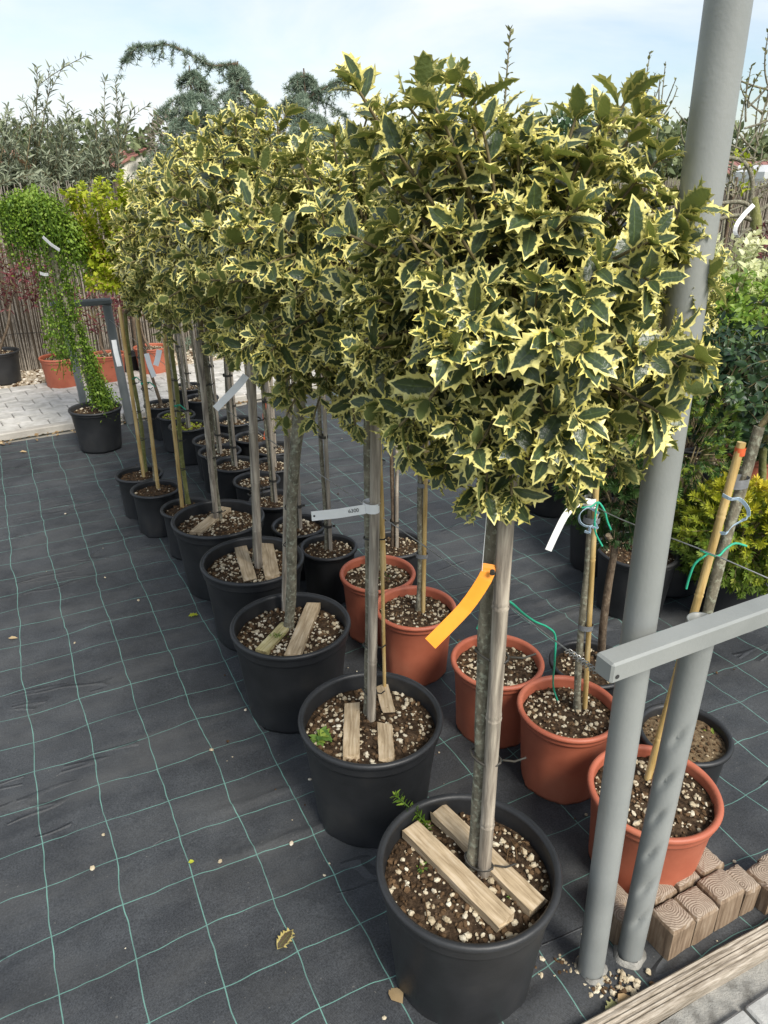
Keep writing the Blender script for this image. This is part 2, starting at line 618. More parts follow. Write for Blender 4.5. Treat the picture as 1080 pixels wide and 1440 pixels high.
MT['blue'] = simple('pale_blue_ribbon', (.42, .58, .72), (.55, .68, .80), 90, .5)
MT['twine'] = simple('green_twine', (.012, .30, .17), (.03, .42, .26), 200, .6)
MT['redribbon'] = simple('red_orange_ribbon', (.62, .10, .03), (.72, .15, .05), 60, .5)
MT['paver'] = simple('pale_paver', (.36, .345, .315), (.45, .435, .40), 14, .85, .3, 120, third=(.52, .50, .47), kind='World', spec=.2)
MT['slab'] = simple('grey_slab', (.27, .27, .26), (.36, .36, .345), 10, .85, .3, 160, third=(.42, .42, .40), spec=.2)
MT['kerb'] = simple('kerb_concrete', (.30, .28, .25), (.42, .40, .36), 7, .9, .3, 90, spec=.2)
MT['mortar'] = simple('sandy_concrete', (.17, .165, .15), (.27, .265, .245), 30, .95, .6, 170, third=(.34, .33, .30), spec=.15)
MT['joint'] = simple('joint_sand', (.20, .19, .165), (.30, .28, .25), 40, .95)
MT['gravel_bed'] = simple('gravel_ground', (.22, .17, .11), (.40, .33, .24), 35, .95, .8, 90, third=(.52, .46, .37), spec=.1)
MT['pebble'] = simple('pebble', (.36, .29, .2), (.54, .47, .37), 20, .9, third=(.64, .6, .52), spec=.15)
MT['ground'] = simple('meadow', (.07, .08, .03), (.13, .13, .06), .9, .95, .6, 12, third=(.18, .15, .09), kind='World', spec=.1)
MT['reed'] = bark_mat('reed', (.15, .13, .105), (.33, .29, .24), (.44, .40, .34), .45, 38)
MT['reed_back'] = simple('reed_mat_back', (.06, .045, .03), (.14, .11, .08), 60, .95, stretch=(6, 6, .4))
MT['roof'] = simple('roof_tile', (.20, .085, .07), (.27, .12, .095), 3, .8, .2, 20, third=(.31, .16, .13))
MT['roof2'] = simple('roof_tile_orange', (.26, .14, .09), (.34, .19, .13), 3, .8)
MT['render'] = simple('house_render', (.60, .57, .50), (.68, .65, .58), 2, .9)
MT['white'] = simple('white_cladding', (.62, .63, .63), (.72, .73, .73), 2, .7)
MT['glass'] = simple('window_glass', (.03, .035, .04), (.05, .055, .06), 2, .1)
MT['litter'] = leafmat('dry_litter', [(0, (.12, .07, .03)), (.5, (.26, .17, .08)), (1, (.42, .32, .18))], .8, .1)
MT['moss'] = leafmat('moss', [(0, (.07, .12, .01)), (1, (.2, .28, .03))], .8, .2)
MT['weed'] = leafmat('weed_leaf', [(0, (.07, .15, .03)), (.6, (.15, .26, .05)), (1, (.3, .38, .06))], .6, .3)
# foliage of the other plants
MT['lf_weep'] = leafmat('weeping_leaf', [(0, (.07, .14, .012)), (.6, (.15, .25, .022)), (1, (.26, .36, .05))], .55, .35)
MT['lf_gold'] = leafmat('lime_leaf', [(0, (.25, .33, .02)), (.6, (.42, .48, .035)), (1, (.60, .63, .07))], .5, .45)
MT['lf_thuja'] = leafmat('golden_scale_leaf', [(0, (.035, .075, .012)), (.42, (.12, .19, .018)), (.7, (.34, .35, .02)), (1, (.60, .45, .02))], .6, .25)
MT['lf_thuja2'] = leafmat('green_scale_leaf', [(0, (.018, .05, .014)), (.55, (.05, .11, .02)), (1, (.26, .33, .03))], .6, .25)
MT['lf_dark'] = leafmat('dark_green_leaf', [(0, (.014, .038, .018)), (.7, (.035, .075, .028)), (1, (.10, .16, .05))], .35, .15, .5)
MT['lf_cream'] = leafmat('cream_edged_leaf', [(0, (.16, .26, .05)), (.45, (.36, .45, .12)), (1, (.74, .74, .46))], .5, .3)
MT['lf_lime'] = leafmat('bright_green_leaf', [(0, (.10, .20, .02)), (1, (.30, .42, .06))], .5, .35)
MT['lf_red'] = leafmat('red_leaf', [(0, (.06, .014, .018)), (.6, (.14, .035, .04)), (1, (.22, .07, .07))], .5, .3)
MT['lf_silver'] = leafmat('grey_green_leaf', [(0, (.14, .17, .11)), (.6, (.25, .28, .18)), (1, (.37, .40, .29))], .55, .25)
MT['lf_cedar'] = leafmat('blue_green_needle', [(0, (.13, .18, .13)), (.6, (.20, .265, .19)), (1, (.31, .375, .28))], .6, .2)
MT['lf_far'] = leafmat('far_foliage', [(0, (.07, .10, .04)), (.6, (.13, .16, .07)), (1, (.2, .23, .11))], .7, .2)
MT['lf_far2'] = leafmat('far_foliage_dark', [(0, (.03, .07, .03)), (1, (.08, .14, .06))], .7, .2)
MT['lf_bare'] = leafmat('far_bare_twigs', [(0, (.14, .12, .09)), (1, (.26, .23, .18))], .8, .1)
MT['lf_bud'] = leafmat('bud_leaf', [(0, (.14, .15, .06)), (1, (.30, .30, .13))], .6, .3)


# ------------------------------------------------------------------ leaf templates  (x side, y length 1, z normal)
def holly_leaf(rs, spines=4, curl=.25, wave=.07, width=.27, inner=(.60,)):
    st = []
    for k in range(spines):
        ts = .17 + .70 * (k + .35) / (spines - .3)
        dt = .70 / spines
        st.append((ts - dt * .38, 0, k))
        st.append((ts, 1, k))
        st.append((ts + dt * .30, 0, k))
    V = [(0, 0, 0)]
    M = [.75]
    rows = []
    for j, (t, sp, kk) in enumerate(st):
        w = width * (math.sin(math.pi * min(1, (t * .93 + .05)) ** .9)) ** .75 * (1 + .1 * rs.uniform(-1, 1))
        if t > .85:
            w *= .75
        row = []
        sg = 1 if kk % 2 else -1
        for side in (-1, 1):
            we = w * (1.22 + .12 * rs.uniform(-1, 1)) if sp else w * .85
            te = t + (.05 if sp else 0)
            ze = .26 * we + (sg * side * wave * (1 if sp else -.3)) + rs.uniform(-1, 1) * .012
            e = (side * we, te, ze)
            ins = []
            for q in inner:
                ins.append((side * w * q, t, .22 * w * q))
            row.append((e, ins))
        ids = {}
        order = [row[0][0]] + row[0][1][::-1] + [(0, t, 0)] + row[1][1] + [row[1][0]]
        ms = [1.0] + list(inner)[::-1] + [0.0] + list(inner) + [1.0]
        r = []
        for p, mm in zip(order, ms):
            r.append(len(V))
            V.append(p)
            mm2 = mm + max(0, t - .72) * .9 if mm > 0 else max(0, t - .8) * 2
            M.append(min(1, mm2))
        rows.append(r)
    tip = len(V)
    V.append((0, 1.0, -.02))
    M.append(1)
    T = []
    r0 = rows[0]
    for a, b in zip(r0[:-1], r0[1:]):
        T.append((0, b, a))
    for r1, r2 in zip(rows[:-1], rows[1:]):
        for k in range(len(r1) - 1):
            T.append((r1[k], r1[k + 1], r2[k + 1]))
            T.append((r1[k], r2[k + 1], r2[k]))
    r1 = rows[-1]
    for a, b in zip(r1[:-1], r1[1:]):
        T.append((a, b, tip))
    V = np.array(V, float)
    V[:, 2] -= curl * (V[:, 1] - .15) ** 2 * .9
    tw = rs.uniform(-.25, .25)
    V[:, 2] += V[:, 0] * V[:, 1] * tw
    T = np.array(T)[:, ::-1]
    # make normals point to +z
    a, b, c = V[T[:, 0]], V[T[:, 1]], V[T[:, 2]]
    if np.cross(b - a, c - a)[:, 2].mean() < 0:
        T = T[:, ::-1]
    return V, T.copy(), np.array(M, float)


RS = np.random.RandomState(7)
HOLLY_HI = [holly_leaf(RS, 5 if i % 2 else 4, RS.uniform(.05, .55), RS.uniform(.04, .10), RS.uniform(.23, .31)) for i in range(8)]
HOLLY_MID = [holly_leaf(RS, 3, RS.uniform(.1, .5), .06, RS.uniform(.24, .31), (.60,)) for i in range(5)]


def flat_leaf(w=.25, curl=.2, fold=.25):
    V = np.array([(0, 0, 0), (-w, .38, fold * w), (0, .45, 0), (w, .38, fold * w), (-w * .7, .72, fold * w * .7), (w * .7, .72, fold * w * .7), (0, 1, 0)], float)
    V[:, 2] -= curl * V[:, 1] ** 2
    T = np.array([(0, 2, 1), (0, 3, 2), (1, 2, 4), (2, 3, 5), (2, 6, 4), (2, 5, 6)])
    return V, T, np.array([0, 1, 0, 1, 1, 1, 1], float)


def spray(n=7, w=.07, spread=.9, seed=0):
    """small fan of scale-leaf fingers or needles"""
    rs = np.random.RandomState(seed)
    V, T = [], []
    for k in range(n):
        a = (k / (n - 1) - .5) * 2 * spread + rs.uniform(-.1, .1)
        L = (1 - .35 * abs(a) / max(spread, .01)) * rs.uniform(.8, 1.0)
        ox = 0
        oy = .25 * (1 - abs(a) / max(spread, .01))
        dx, dy = math.sin(a), math.cos(a)
        z = rs.uniform(-.22, .22)
        b = len(V)
        V += [(ox - dy * w * .5, oy + dx * w * .5, 0), (ox + dy * w * .5, oy - dx * w * .5, 0),
              (ox + dx * L * .6 + dy * w, oy * .6 + dy * L * .6 - dx * w, z * .6), (ox + dx * L * .6 - dy * w, oy * .6 + dy * L * .6 + dx * w, z * .6),
              (ox + dx * L, dy * L, z)]
        T += [(b, b + 1, b + 2), (b, b + 2, b + 3), (b + 3, b + 2, b + 4)]
    V = np.array(V, float)
    return V, np.array(T), np.clip(V[:, 1], 0, 1)


def needle_tuft(n=9, w=.05, seed=0):
    rs = np.random.RandomState(seed)
    V, T = [], []
    for k in range(n):
        v = rs.normal(size=3)
        v[1] = abs(v[1]) * .8 + .1
        v /= np.linalg.norm(v)
        q = np.cross(v, rs.normal(size=3))
        q /= np.linalg.norm(q)
        b = len(V)
        V += [tuple(-q * w), tuple(q * w), tuple(v * .95 + q * w * .3), tuple(v - q * w * .3)]
        T += [(b, b + 1, b + 2), (b, b + 2, b + 3)]
    V = np.array(V, float)
    return V, np.array(T), np.clip(V[:, 1], 0, 1)


LEAF = [flat_leaf(.25, .2), flat_leaf(.28, .35, .4), flat_leaf(.22, .1, .1)]
ROUND = [flat_leaf(.38, .15), flat_leaf(.34, .3, .3)]
NARROW = [flat_leaf(.13, .15), flat_leaf(.11, .3, .2)]
SPRAY = [spray(6, .075, .85, 1), spray(7, .07, 1.0, 2), spray(5, .08, .7, 3)]
TUFT = [needle_tuft(9, .07, 1), needle_tuft(10, .06, 2)]


class Leaves:
    def __init__(s):
        s.p, s.d, s.n, s.s, s.r = [], [], [], [], []

    def add(s, p, d, n, size, r):
        s.p.append(tuple(p)); s.d.append(tuple(d)); s.n.append(tuple(n)); s.s.append(size); s.r.append(r)

    def build(s, name, templates, mat, parent=None, kind='stuff', seed=0, loc=None):
        me = leaf_mesh(name, templates, s.p, s.d, s.n, s.s, s.r, mat, seed)
        o = obj(name, me, parent, loc)
        if kind:
            o['kind'] = kind
        return o


def bez(p0, p1, p2, n=6):
    p0, p1, p2 = Vector(p0), Vector(p1), Vector(p2)
    return [p0 * (1 - t) ** 2 + p1 * 2 * t * (1 - t) + p2 * t * t for t in [i / (n - 1) for i in range(n)]]


def fib(n, rng, jit=.25):
    out = []
    g = math.pi * (3 - math.sqrt(5))
    for i in range(n):
        z = 1 - 2 * (i + .5) / n
        r = math.sqrt(max(0, 1 - z * z))
        v = Vector((math.cos(g * i) * r, math.sin(g * i) * r, z))
        v += Vector((rng.gauss(0, jit), rng.gauss(0, jit), rng.gauss(0, jit)))
        out.append(v.normalized())
    return out


def along(lv, path, rng, start=.3, step=.012, size=.05, ang=(50, 75), rosette=5, up=.5, droop=.1, svar=.2, rlo=0, rhi=1):
    """leaves set spirally along a twig"""
    L = sum((path[i + 1] - path[i]).length for i in range(len(path) - 1))
    cnt = max(1, int(L * (1 - start) / step))
    phase = rng.uniform(0, 6.28)
    for i in range(cnt + rosette):
        ros = i >= cnt
        t = min(1.0, start + (1 - start) * (i + rng.random() * .6) / max(1, cnt)) if not ros else 1 - rng.random() * .04
        f = t * (len(path) - 1)
        k = min(int(f), len(path) - 2)
        p = path[k].lerp(path[k + 1], f - k)
        a = (path[k + 1] - path[k]).normalized()
        q = a.orthogonal().normalized()
        q = Quaternion(a, phase + i * 2.4 + rng.uniform(-.3, .3)) @ q
        ph = math.radians(rng.uniform(*ang)) if not ros else math.radians(rng.uniform(18, 60))
        d = a * math.cos(ph) + q * math.sin(ph)
        d.z -= droop * rng.random()
        d.normalize()
        nn = a * .8 + Vector((0, 0, up)) + Vector((rng.gauss(0, .25), rng.gauss(0, .25), rng.gauss(0, .25)))
        lv.add(p, d, nn, size * (1 + rng.uniform(-svar, svar)) * (.8 if ros else 1), rng.uniform(rlo, rhi))


def rounded(v, R):
    return Vector((v.x * R[0], v.y * R[1], v.z * R[2]))


# ------------------------------------------------------------------ setting: ground, cloth, paths
g = MB()
g.add([(-400, -60, -.03), (400, -60, -.03), (400, 700, -.03), (-400, 700, -.03)], [[0, 1, 2, 3]])
tag(g.build('ground', MT['ground']), kind='structure')

PDIR = math.radians(33)
PA = Vector((math.cos(PDIR), math.sin(PDIR), 0))       # along the far path
PN = Vector((-math.sin(PDIR), math.cos(PDIR), 0))      # away from the camera
K0 = Vector((-1.86, 5.40, 0))                          # a point on the near kerb line of the far path


def cloth_height(x, y):
    p = Vector((x, y, 0))
    z = noise.noise(p * 1.3) * .010 + noise.noise(p * 4.1 + Vector((5, 2, 0))) * .006
    r = noise.noise(Vector((x * 1.6 + y * .7, y * 5.2 - x * 2.6, 3.3)))
    z += max(0, .16 - abs(r)) * .11 * max(0, noise.noise(p * 1.9 + Vector((9, 4, 1))) + .2)
    return z


# woven cloth, in its own frame: y along the rows, x across them
NX, NY = 260, 330
X0, X1, Y0, Y1 = -5.2, 4.3, .64, 7.9
R_row = Matrix.Rotation(ROW, 3, 'Z')
Rinv = R_row.inverted()
vs, fs = [], []
for j in range(NY + 1):
    ty = (j / NY) ** 1.35
    for i in range(NX + 1):
        x = X0 + (X1 - X0) * i / NX
        # far edge follows the kerb of the far path, near edge the board
        wx = R_row @ Vector((x, 0, 0))
        # distance along U where the line x + s*U meets the kerb line
        den = U.dot(PN)
        smax = ((K0 - PN * .09) - wx).dot(PN) / den
        y = Y0 + (smax - Y0) * ty
        w = R_row @ Vector((x, y, 0))
        vs.append((x, y, .012 + cloth_height(w.x, w.y)))
for j in range(NY):
    for i in range(NX):
        a = j * (NX + 1) + i
        fs.append([a, a + 1, a + NX + 2, a + NX + 1])
cb = MB()
cb.add(vs, fs, 0, True)
cloth = cb.build('weed_cloth', MT['cloth'])
cloth.rotation_euler = (0, 0, ROW)
tag(cloth, kind='structure')

# far path: joint bed, kerb, pavers
PW = 1.36
bed = MB()
a0, a1 = -3.2, 5.0
q = [K0 + PA * a0 + PN * .0, K0 + PA * a1, K0 + PA * a1 + PN * PW, K0 + PA * a0 + PN * PW]
bed.add([(p.x, p.y, .012) for p in q], [[0, 1, 2, 3]])
path = bed.build('far_path', MT['joint'])
tag(path, kind='structure')
rotP = Matrix.Rotation(PDIR, 3, 'Z')
pm = []
for k in range(3):
    b = MB()
    b.box((0, 0, 0), (.196, .156, .05), b=.006)
    pm.append(b.fixed('paver', MT['paver']))
rng = random.Random(3)
cols = int((2.6 + 3.1) / .2)
for r in range(8):
    for cI in range(cols):
        ax = -3.1 + cI * .2 + (r % 2) * .1
        ctr = K0 + PA * ax + PN * (.13 + (r + .5) * .16 - .02)
        o = obj('paver', pm[rng.randrange(3)], path, (ctr.x, ctr.y, .018 + rng.uniform(-.0015, .0015)), PDIR + rng.uniform(-.012, .012))
for r in range(9):
    b = MB()
    b.box((0, 0, 0), (.985, .075, .09), b=.008)
    ctr = K0 + PA * (-2.6 + r) + PN * .055
    obj('kerb_stone', b.fixed('kerb_stone', MT['kerb']), path, (ctr.x, ctr.y, .012), PDIR)

gb = MB()
q = [K0 + PA * -4.5 + PN * PW, K0 + PA * 12 + PN * PW, K0 + PA * 12 + PN * (PW + 1.3), K0 + PA * -4.5 + PN * (PW + 1.3)]
gb.add([(p.x, p.y, .008) for p in q], [[0, 1, 2, 3]])
gbed = gb.build('gravel_bed', MT['gravel_bed'])
tag(gbed, kind='structure')


def stone_arrays(rng, n, place, rlo, rhi, mats_w=(1,), squash=.65):
    """joined small stones; place() -> position"""
    ico_v = np.array([(0, 0, 1), (.894, 0, .447), (.276, .851, .447), (-.724, .526, .447), (-.724, -.526, .447), (.276, -.851, .447),
                      (.724, .526, -.447), (-.276, .851, -.447), (-.894, 0, -.447), (-.276, -.851, -.447), (.724, -.526, -.447), (0, 0, -1)])
    ico_t = np.array([(0, 1, 2), (0, 2, 3), (0, 3, 4), (0, 4, 5), (0, 5, 1), (1, 6, 2), (2, 7, 3), (3, 8, 4), (4, 9, 5), (5, 10, 1),
                      (2, 6, 7), (3, 7, 8), (4, 8, 9), (5, 9, 10), (1, 10, 6), (11, 7, 6), (11, 8, 7), (11, 9, 8), (11, 10, 9), (11, 6, 10)])
    V, T, MI = [], [], []
    for i in range(n):
        p = place()
        r = rlo + (rhi - rlo) * rng.random() ** 2
        v = ico_v * np.array([1, rng.uniform(.6, .95), squash * rng.uniform(.7, 1.2)]) * r
        v = v * np.array([[1 + rng.uniform(-.22, .22)] for _ in range(12)])
        a = rng.uniform(0, 6.28)
        ca, sa = math.cos(a), math.sin(a)
        v = v @ np.array([[ca, sa, 0], [-sa, ca, 0], [0, 0, 1]])
        tl = rng.uniform(-.5, .5)
        v = v @ np.array([[1, 0, 0], [0, math.cos(tl), math.sin(tl)], [0, -math.sin(tl), math.cos(tl)]])
        T.append(ico_t + 12 * i)
        V.append(v + np.array(p))
        mi = rng.choices(range(len(mats_w)), mats_w)[0]
        MI += [mi] * 20
    return np.concatenate(V), np.concatenate(T), MI


rng = random.Random(11)


def gp():
    p = K0 + PA * rng.uniform(-3.2, 3.5) + PN * (PW + rng.uniform(.0, .75))
    return (p.x, p.y, .012 + rng.random() * .01)


V, T, MI = stone_arrays(rng, 2600, gp, .008, .026, (3, 1))
o = obj('pebbles', tri_mesh('pebbles', V, T, None, [MT['pebble'], MT['chip']], False, MI))
tag(o, 'tan pebbles spread between the pale path and the reed fence', 'gravel', kind='stuff')


# dry leaves and crumbs along the kerb
lv = Leaves()
for i in range(420):
    p = K0 + PA * rng.uniform(-2.6, 2.2) + PN * (-.05 - abs(rng.gauss(0, .035)))
    a = rng.uniform(0, 6.28)
    lv.add((p.x, p.y, .03), (math.cos(a), math.sin(a), rng.uniform(-.1, .3)), (rng.gauss(0, .3), rng.gauss(0, .3), 1), rng.uniform(.014, .04), rng.random())
o = lv.build('leaf_litter', ROUND, MT['litter'])
tag(o, 'brown dry leaves swept along the kerb of the pale path', 'leaf litter')

# near path in front of the board: sandy bed, slabs
near = MB()
n0 = at(905, 1440, 0)
q = [n0 + W * -1.2 - U * .02, n0 + W * 2.5 - U * .02, n0 + W * 2.5 - U * 1.6, n0 + W * -1.2 - U * 1.6]
near.add([(p.x, p.y, .012) for p in q][::-1], [[0, 1, 2, 3]])
npath = near.build('near_path', MT['mortar'])
tag(npath, kind='structure')
sb = MB()
sb.box((0, 0, 0), (.392, .392, .04), b=.005)
sme = sb.fixed('slab', MT['slab'])
s0 = at(1042, 1418, .02)                                 # corner where two joints cross
for i in range(-3, 3):
    for j in range(0, 3):
        ctr = s0 + W * (.2 + i * .4) - U * (.2 + j * .4)
        obj('slab', sme, npath, (ctr.x, ctr.y, .012), ROW)

# ------------------------------------------------------------------ reed fence
def reed_fence():
    f0 = K0 + PN * (PW + .74)
    root = thing('reed_fence', 'tall brown fence of upright dry reeds beyond the pale path', 'fence', (f0.x, f0.y, 0))
    rng = random.Random(5)
    a, b2 = -3.6, 13.5
    n = int((b2 - a) / .017)
    V, T = [], []
    for i in range(n):
        s = a + (b2 - a) * (i + rng.random() * .8) / n
        off = rng.uniform(-.016, .016)
        p = PA * s + PN * off
        h = 1.60 + rng.gauss(0, .022) + .03 * math.sin(s * 1.7)
        lean = rng.gauss(0, .018)
        r = rng.uniform(.0045, .0095)
        b = len(V)
        for (z, rr) in ((0.0, r), (h * .5, r * .95), (h, r * .6)):
            for k in range(4):
                an = k * math.pi / 2 + .6
                V.append((p.x + PA.x * lean * z + math.cos(an) * rr + rng.gauss(0, .002), p.y + PA.y * lean * z + math.sin(an) * rr, z))
        for lv_ in range(2):
            for k in range(4):
                k2 = (k + 1) % 4
                o_ = b + lv_ * 4
                T.append((o_ + k, o_ + k2, o_ + 4 + k2))
                T.append((o_ + k, o_ + 4 + k2, o_ + 4 + k))
    o = obj('reeds', tri_mesh('reeds', np.array(V), np.array(T), None, MT['reed']), root)
    o['kind'] = 'stuff'
    bk = MB()
    p0, p1 = PA * a + PN * .03, PA * b2 + PN * .03
    bk.add([(p0.x, p0.y, 0), (p1.x, p1.y, 0), (p1.x, p1.y, 1.52), (p0.x, p0.y, 1.52)], [[0, 1, 2, 3]])
    bk.build('reed_backing', MT['reed_back'], root)
    s = a + .4
    while s < b2:
        m = MB()
        p = PA * s + PN * -.03
        m.tube([(p.x, p.y, -.02), (p.x + PA.x * .02, p.y + PA.y * .02, 1.66)], [.028, .024], 8)
        m.build('post', MT['bark_brown'], root)
        s += 1.9
    for z in (.35, .85, 1.35):
        m = MB()
        pts = [PA * (a + (b2 - a) * i / 60) + PN * (-.022) + Vector((0, 0, z + .012 * math.sin(i * 1.3))) for i in range(61)]
        m.tube(pts, .0025, 4)
        m.build('binding_wire', MT['tie'], root)


reed_fence()

# ------------------------------------------------------------------ pots
def pot_meshes(name, R, H, mat, taper=.80, soil_drop=.05, rim_h=.035, ribs=False):
    """body and rim of a nursery pot; R is the outer rim radius"""
    rng = random.Random(hash(name) % 999 if False else len(name) * 13)
    Rb = R * taper
    t = .004
    rb = R - .012
    sd = H - soil_drop
    prof = [(Rb * .9, .006), (Rb * .985, 0.0), (Rb, .012), (Rb + (rb - Rb) * .45, H * .45), (rb - .002, H - rim_h - .006),
            (rb + .001, H - rim_h)]
    rin = rb - t
    inner = [(rin, H - .004), (rin - .002, H - rim_h), (rin - (rb - Rb) * .14, sd - .02)]
    b = MB()

    def wob(i, k):
        w = 0
        if i < 3:
            w += (.004 if k % 8 in (0, 1) else 0)
        if ribs and 2 <= i <= 3:
            w += .0015 * (1 if k % 4 == 0 else 0)
        return w
    b.lathe(prof, 48, 0, wob=wob, cap0=True)
    b.lathe(inner, 48, 0)
    body = b.fixed(name, mat)
    r = MB()
    lip = [(rb - .002, H - rim_h - .004), (rb + .0035, H - rim_h - .002), (rb + .0045, H - rim_h + .004), (rb + .0045, H - rim_h * .55),
           (rb + .006, H - rim_h * .45), (R - .001, H - .012), (R, H - .006), (R - .003, H), (R - .010, H + .001), (rin - .001, H - .004), (rin - .001, H - .012)]
    r.lathe(lip, 64, 0)
    rim = r.fixed(name + '_rim', mat)
    # soil
    s = MB()
    rs = rin - (rb - Rb) * .12
    nr, na = 9, 40
    vs = [(0, 0, sd + .012)]
    for i in range(1, nr + 1):
        for k in range(na):
            a = 2 * math.pi * k / na
            rr = rs * i / nr
            x, y = rr * math.cos(a), rr * math.sin(a)
            z = sd + .012 * (1 - (i / nr) ** 2) + noise.noise(Vector((x * 30, y * 30, R * 40))) * .006
            vs.append((x, y, z))
    fs = [[0, 1 + k, 1 + (k + 1) % na] for k in range(na)]
    for i in range(nr - 1):
        for k in range(na):
            a = 1 + i * na
            fs.append([a + k, a + na + k, a + na + (k + 1) % na, a + (k + 1) % na])
    s.add(vs, fs, 0, True)
    return dict(body=body, rim=rim, soil=s, rs=rs, sd=sd, R=R, H=H, name=name)


def grit_mesh(P, n, rlo, rhi, w, seed, mats):
    rng = random.Random(seed)

    def place():
        r = P['rs'] * math.sqrt(rng.random()) * .97
        a = rng.uniform(0, 6.28)
        return (r * math.cos(a), r * math.sin(a), P['sd'] + .012 * (1 - (r / P['rs']) ** 2) + rng.uniform(-.001, .005))
    V, T, MI = stone_arrays(rng, n, place, rlo, rhi, w)
    return tri_mesh('soil_grit', V, T, None, mats, False, MI)


POTS = {}
POTS['big'] = pot_meshes('big_black_pot', .200, .335, MT['black'], .79, .052, .042)
POTS['small'] = pot_meshes('small_black_pot', .125, .24, MT['black'], .80, .03, .022)
POTS['terra'] = pot_meshes('terracotta_pot', .150, .27, MT['terra'], .78, .035, .030, True)
POTS['terra_big'] = pot_meshes('terracotta_pot_wide', .165, .27, MT['terra'], .78, .03, .034, True)
POTS['low'] = pot_meshes('low_black_pot', .135, .20, MT['black'], .80, .03, .020)
POTS['mid'] = pot_meshes('mid_black_pot', .17, .28, MT['black'], .78, .035, .028)
GRIT = {}
SOIL = {}
for k, P in POTS.items():
    big = k == 'big'
    GRIT[k] = [grit_mesh(P, (760 if big else 430 if k.startswith('terra') else 200), .003, (.0105 if big else .0095), (1.0, 1.25), 10 + i, [MT['grit'], MT['chip']]) for i in range(3 if big else 2)]
    SOIL[k] = P['soil'].mesh('soil', MT['soil'])
GRIT['brown'] = [grit_mesh(POTS['small'], 160, .003, .009, (.12, 1), 91, [MT['grit'], MT['chip']])]
GRIT['peat'] = [grit_mesh(POTS['low'], 160, .003, .008, (.12, 1), 92, [MT['grit'], MT['chip']])]
SOIL['peat'] = POTS['low']['soil'].mesh('soil', MT['soil_dry'])
_pc = [0]


def add_pot(root, kind, grit=None, soil=None, scale=1.0):
    P = POTS[kind]
    _pc[0] += 1
    rz = _pc[0] * 1.37
    b = obj('pot', P['body'], root, None, rz, scale)
    obj('rim', P['rim'], b)
    s = obj('soil', SOIL[soil or kind], root, None, rz, scale)
    gl = GRIT[grit or kind]
    g_ = obj('grit', gl[_pc[0] % len(gl)], s)
    g_['kind'] = 'stuff'
    return P


# ------------------------------------------------------------------ stems, canes, ties, tags
def wobble(p0, p1, rng, n=9, amp=.006):
    p0, p1 = Vector(p0), Vector(p1)
    out = []
    ph = rng.uniform(0, 6)
    for i in range(n):
        t = i / (n - 1)
        p = p0.lerp(p1, t)
        k = math.sin(math.pi * t) * amp
        out.append(p + Vector((math.sin(ph + 5 * t), math.cos(ph * 1.3 + 4 * t), 0)) * k)
    return out


def add_stem(root, p0, p1, r0, r1, mat, seed=0, amp=.006, flare=True, name='trunk'):
    rng = random.Random(seed)
    pts = wobble(p0, p1, rng, 14, amp)
    rad = [r0 + (r1 - r0) * i / 13 for i in range(14)]
    rad = [r * (1 + .07 * math.sin(i * 2.1 + seed)) for i, r in enumerate(rad)]
    if flare:
        rad[0] *= 1.35
    b = MB()
    b.tube(pts, rad, 10)
    return b.build(name, mat, root), pts


def add_cane(root, p0, p1, r, mat, seed=0, node=.22, name='stake'):
    rng = random.Random(seed + 50)
    p0, p1 = Vector(p0), Vector(p1)
    L = (p1 - p0).length
    pts, rad = [], []
    z = 0
    nxt = rng.uniform(.06, node)
    stops = [0]
    while nxt < L - .02:
        stops.append(nxt)
        nxt += node * rng.uniform(.85, 1.15)
    stops.append(L)
    for i, s in enumerate(stops):
        if i in (0, len(stops) - 1):
            pts.append(p0.lerp(p1, s / L)); rad.append(r)
        else:
            for dz, k in ((-.007, 1.0), (-.002, 1.13), (.002, .93), (.006, 1.08), (.012, .99)):
                pts.append(p0.lerp(p1, (s + dz) / L)); rad.append(r * k)
    b = MB()
    b.tube(pts, rad, 10)
    return b.build(name, mat, root)


def add_tie(root, c, r, mat, seed=0, h=.004, tail=.03, name='tie', squash=1.6, ang=0):
    """wire or band round stem and stake"""
    rng = random.Random(seed)
    b = MB()
    pts = []
    for i in range(15):
        a = 2 * math.pi * i / 14
        x, y = math.cos(a) * r * squash, math.sin(a) * r
        pts.append(Vector(c) + Vector((x * math.cos(ang) - y * math.sin(ang), x * math.sin(ang) + y * math.cos(ang), .003 * math.sin(a * 2 + seed))))
    b.tube(pts, h, 6)
    if tail:
        e = Vector(c) + Vector((r * squash, -r * .5, 0))
        b.tube([e, e + Vector((tail * .5, -.008, .004)), e + Vector((tail, -.006, .012))], h * .8, 5)
    return b.build(name, mat, root)


def add_band(root, c, r, h, mat, squash=1.6, ang=0, name='tie_band', tab=0):
    b = MB()
    vs, fs = [], []
    n = 16
    for i in range(n):
        a = 2 * math.pi * i / n
        x, y = math.cos(a) * r * squash, math.sin(a) * r
        X, Y = x * math.cos(ang) - y * math.sin(ang), x * math.sin(ang) + y * math.cos(ang)
        vs += [(c[0] + X, c[1] + Y, c[2] - h / 2), (c[0] + X, c[1] + Y, c[2] + h / 2)]
    for i in range(n):
        j = (i + 1) % n
        fs.append([2 * i, 2 * j, 2 * j + 1, 2 * i + 1])
    b.add(vs, fs, 0, True)
    if tab:
        b.box((c[0] + r * squash + tab / 2, c[1] - r * .3, c[2]), (tab, .004, h * .8))
    return b.build(name, mat, root)


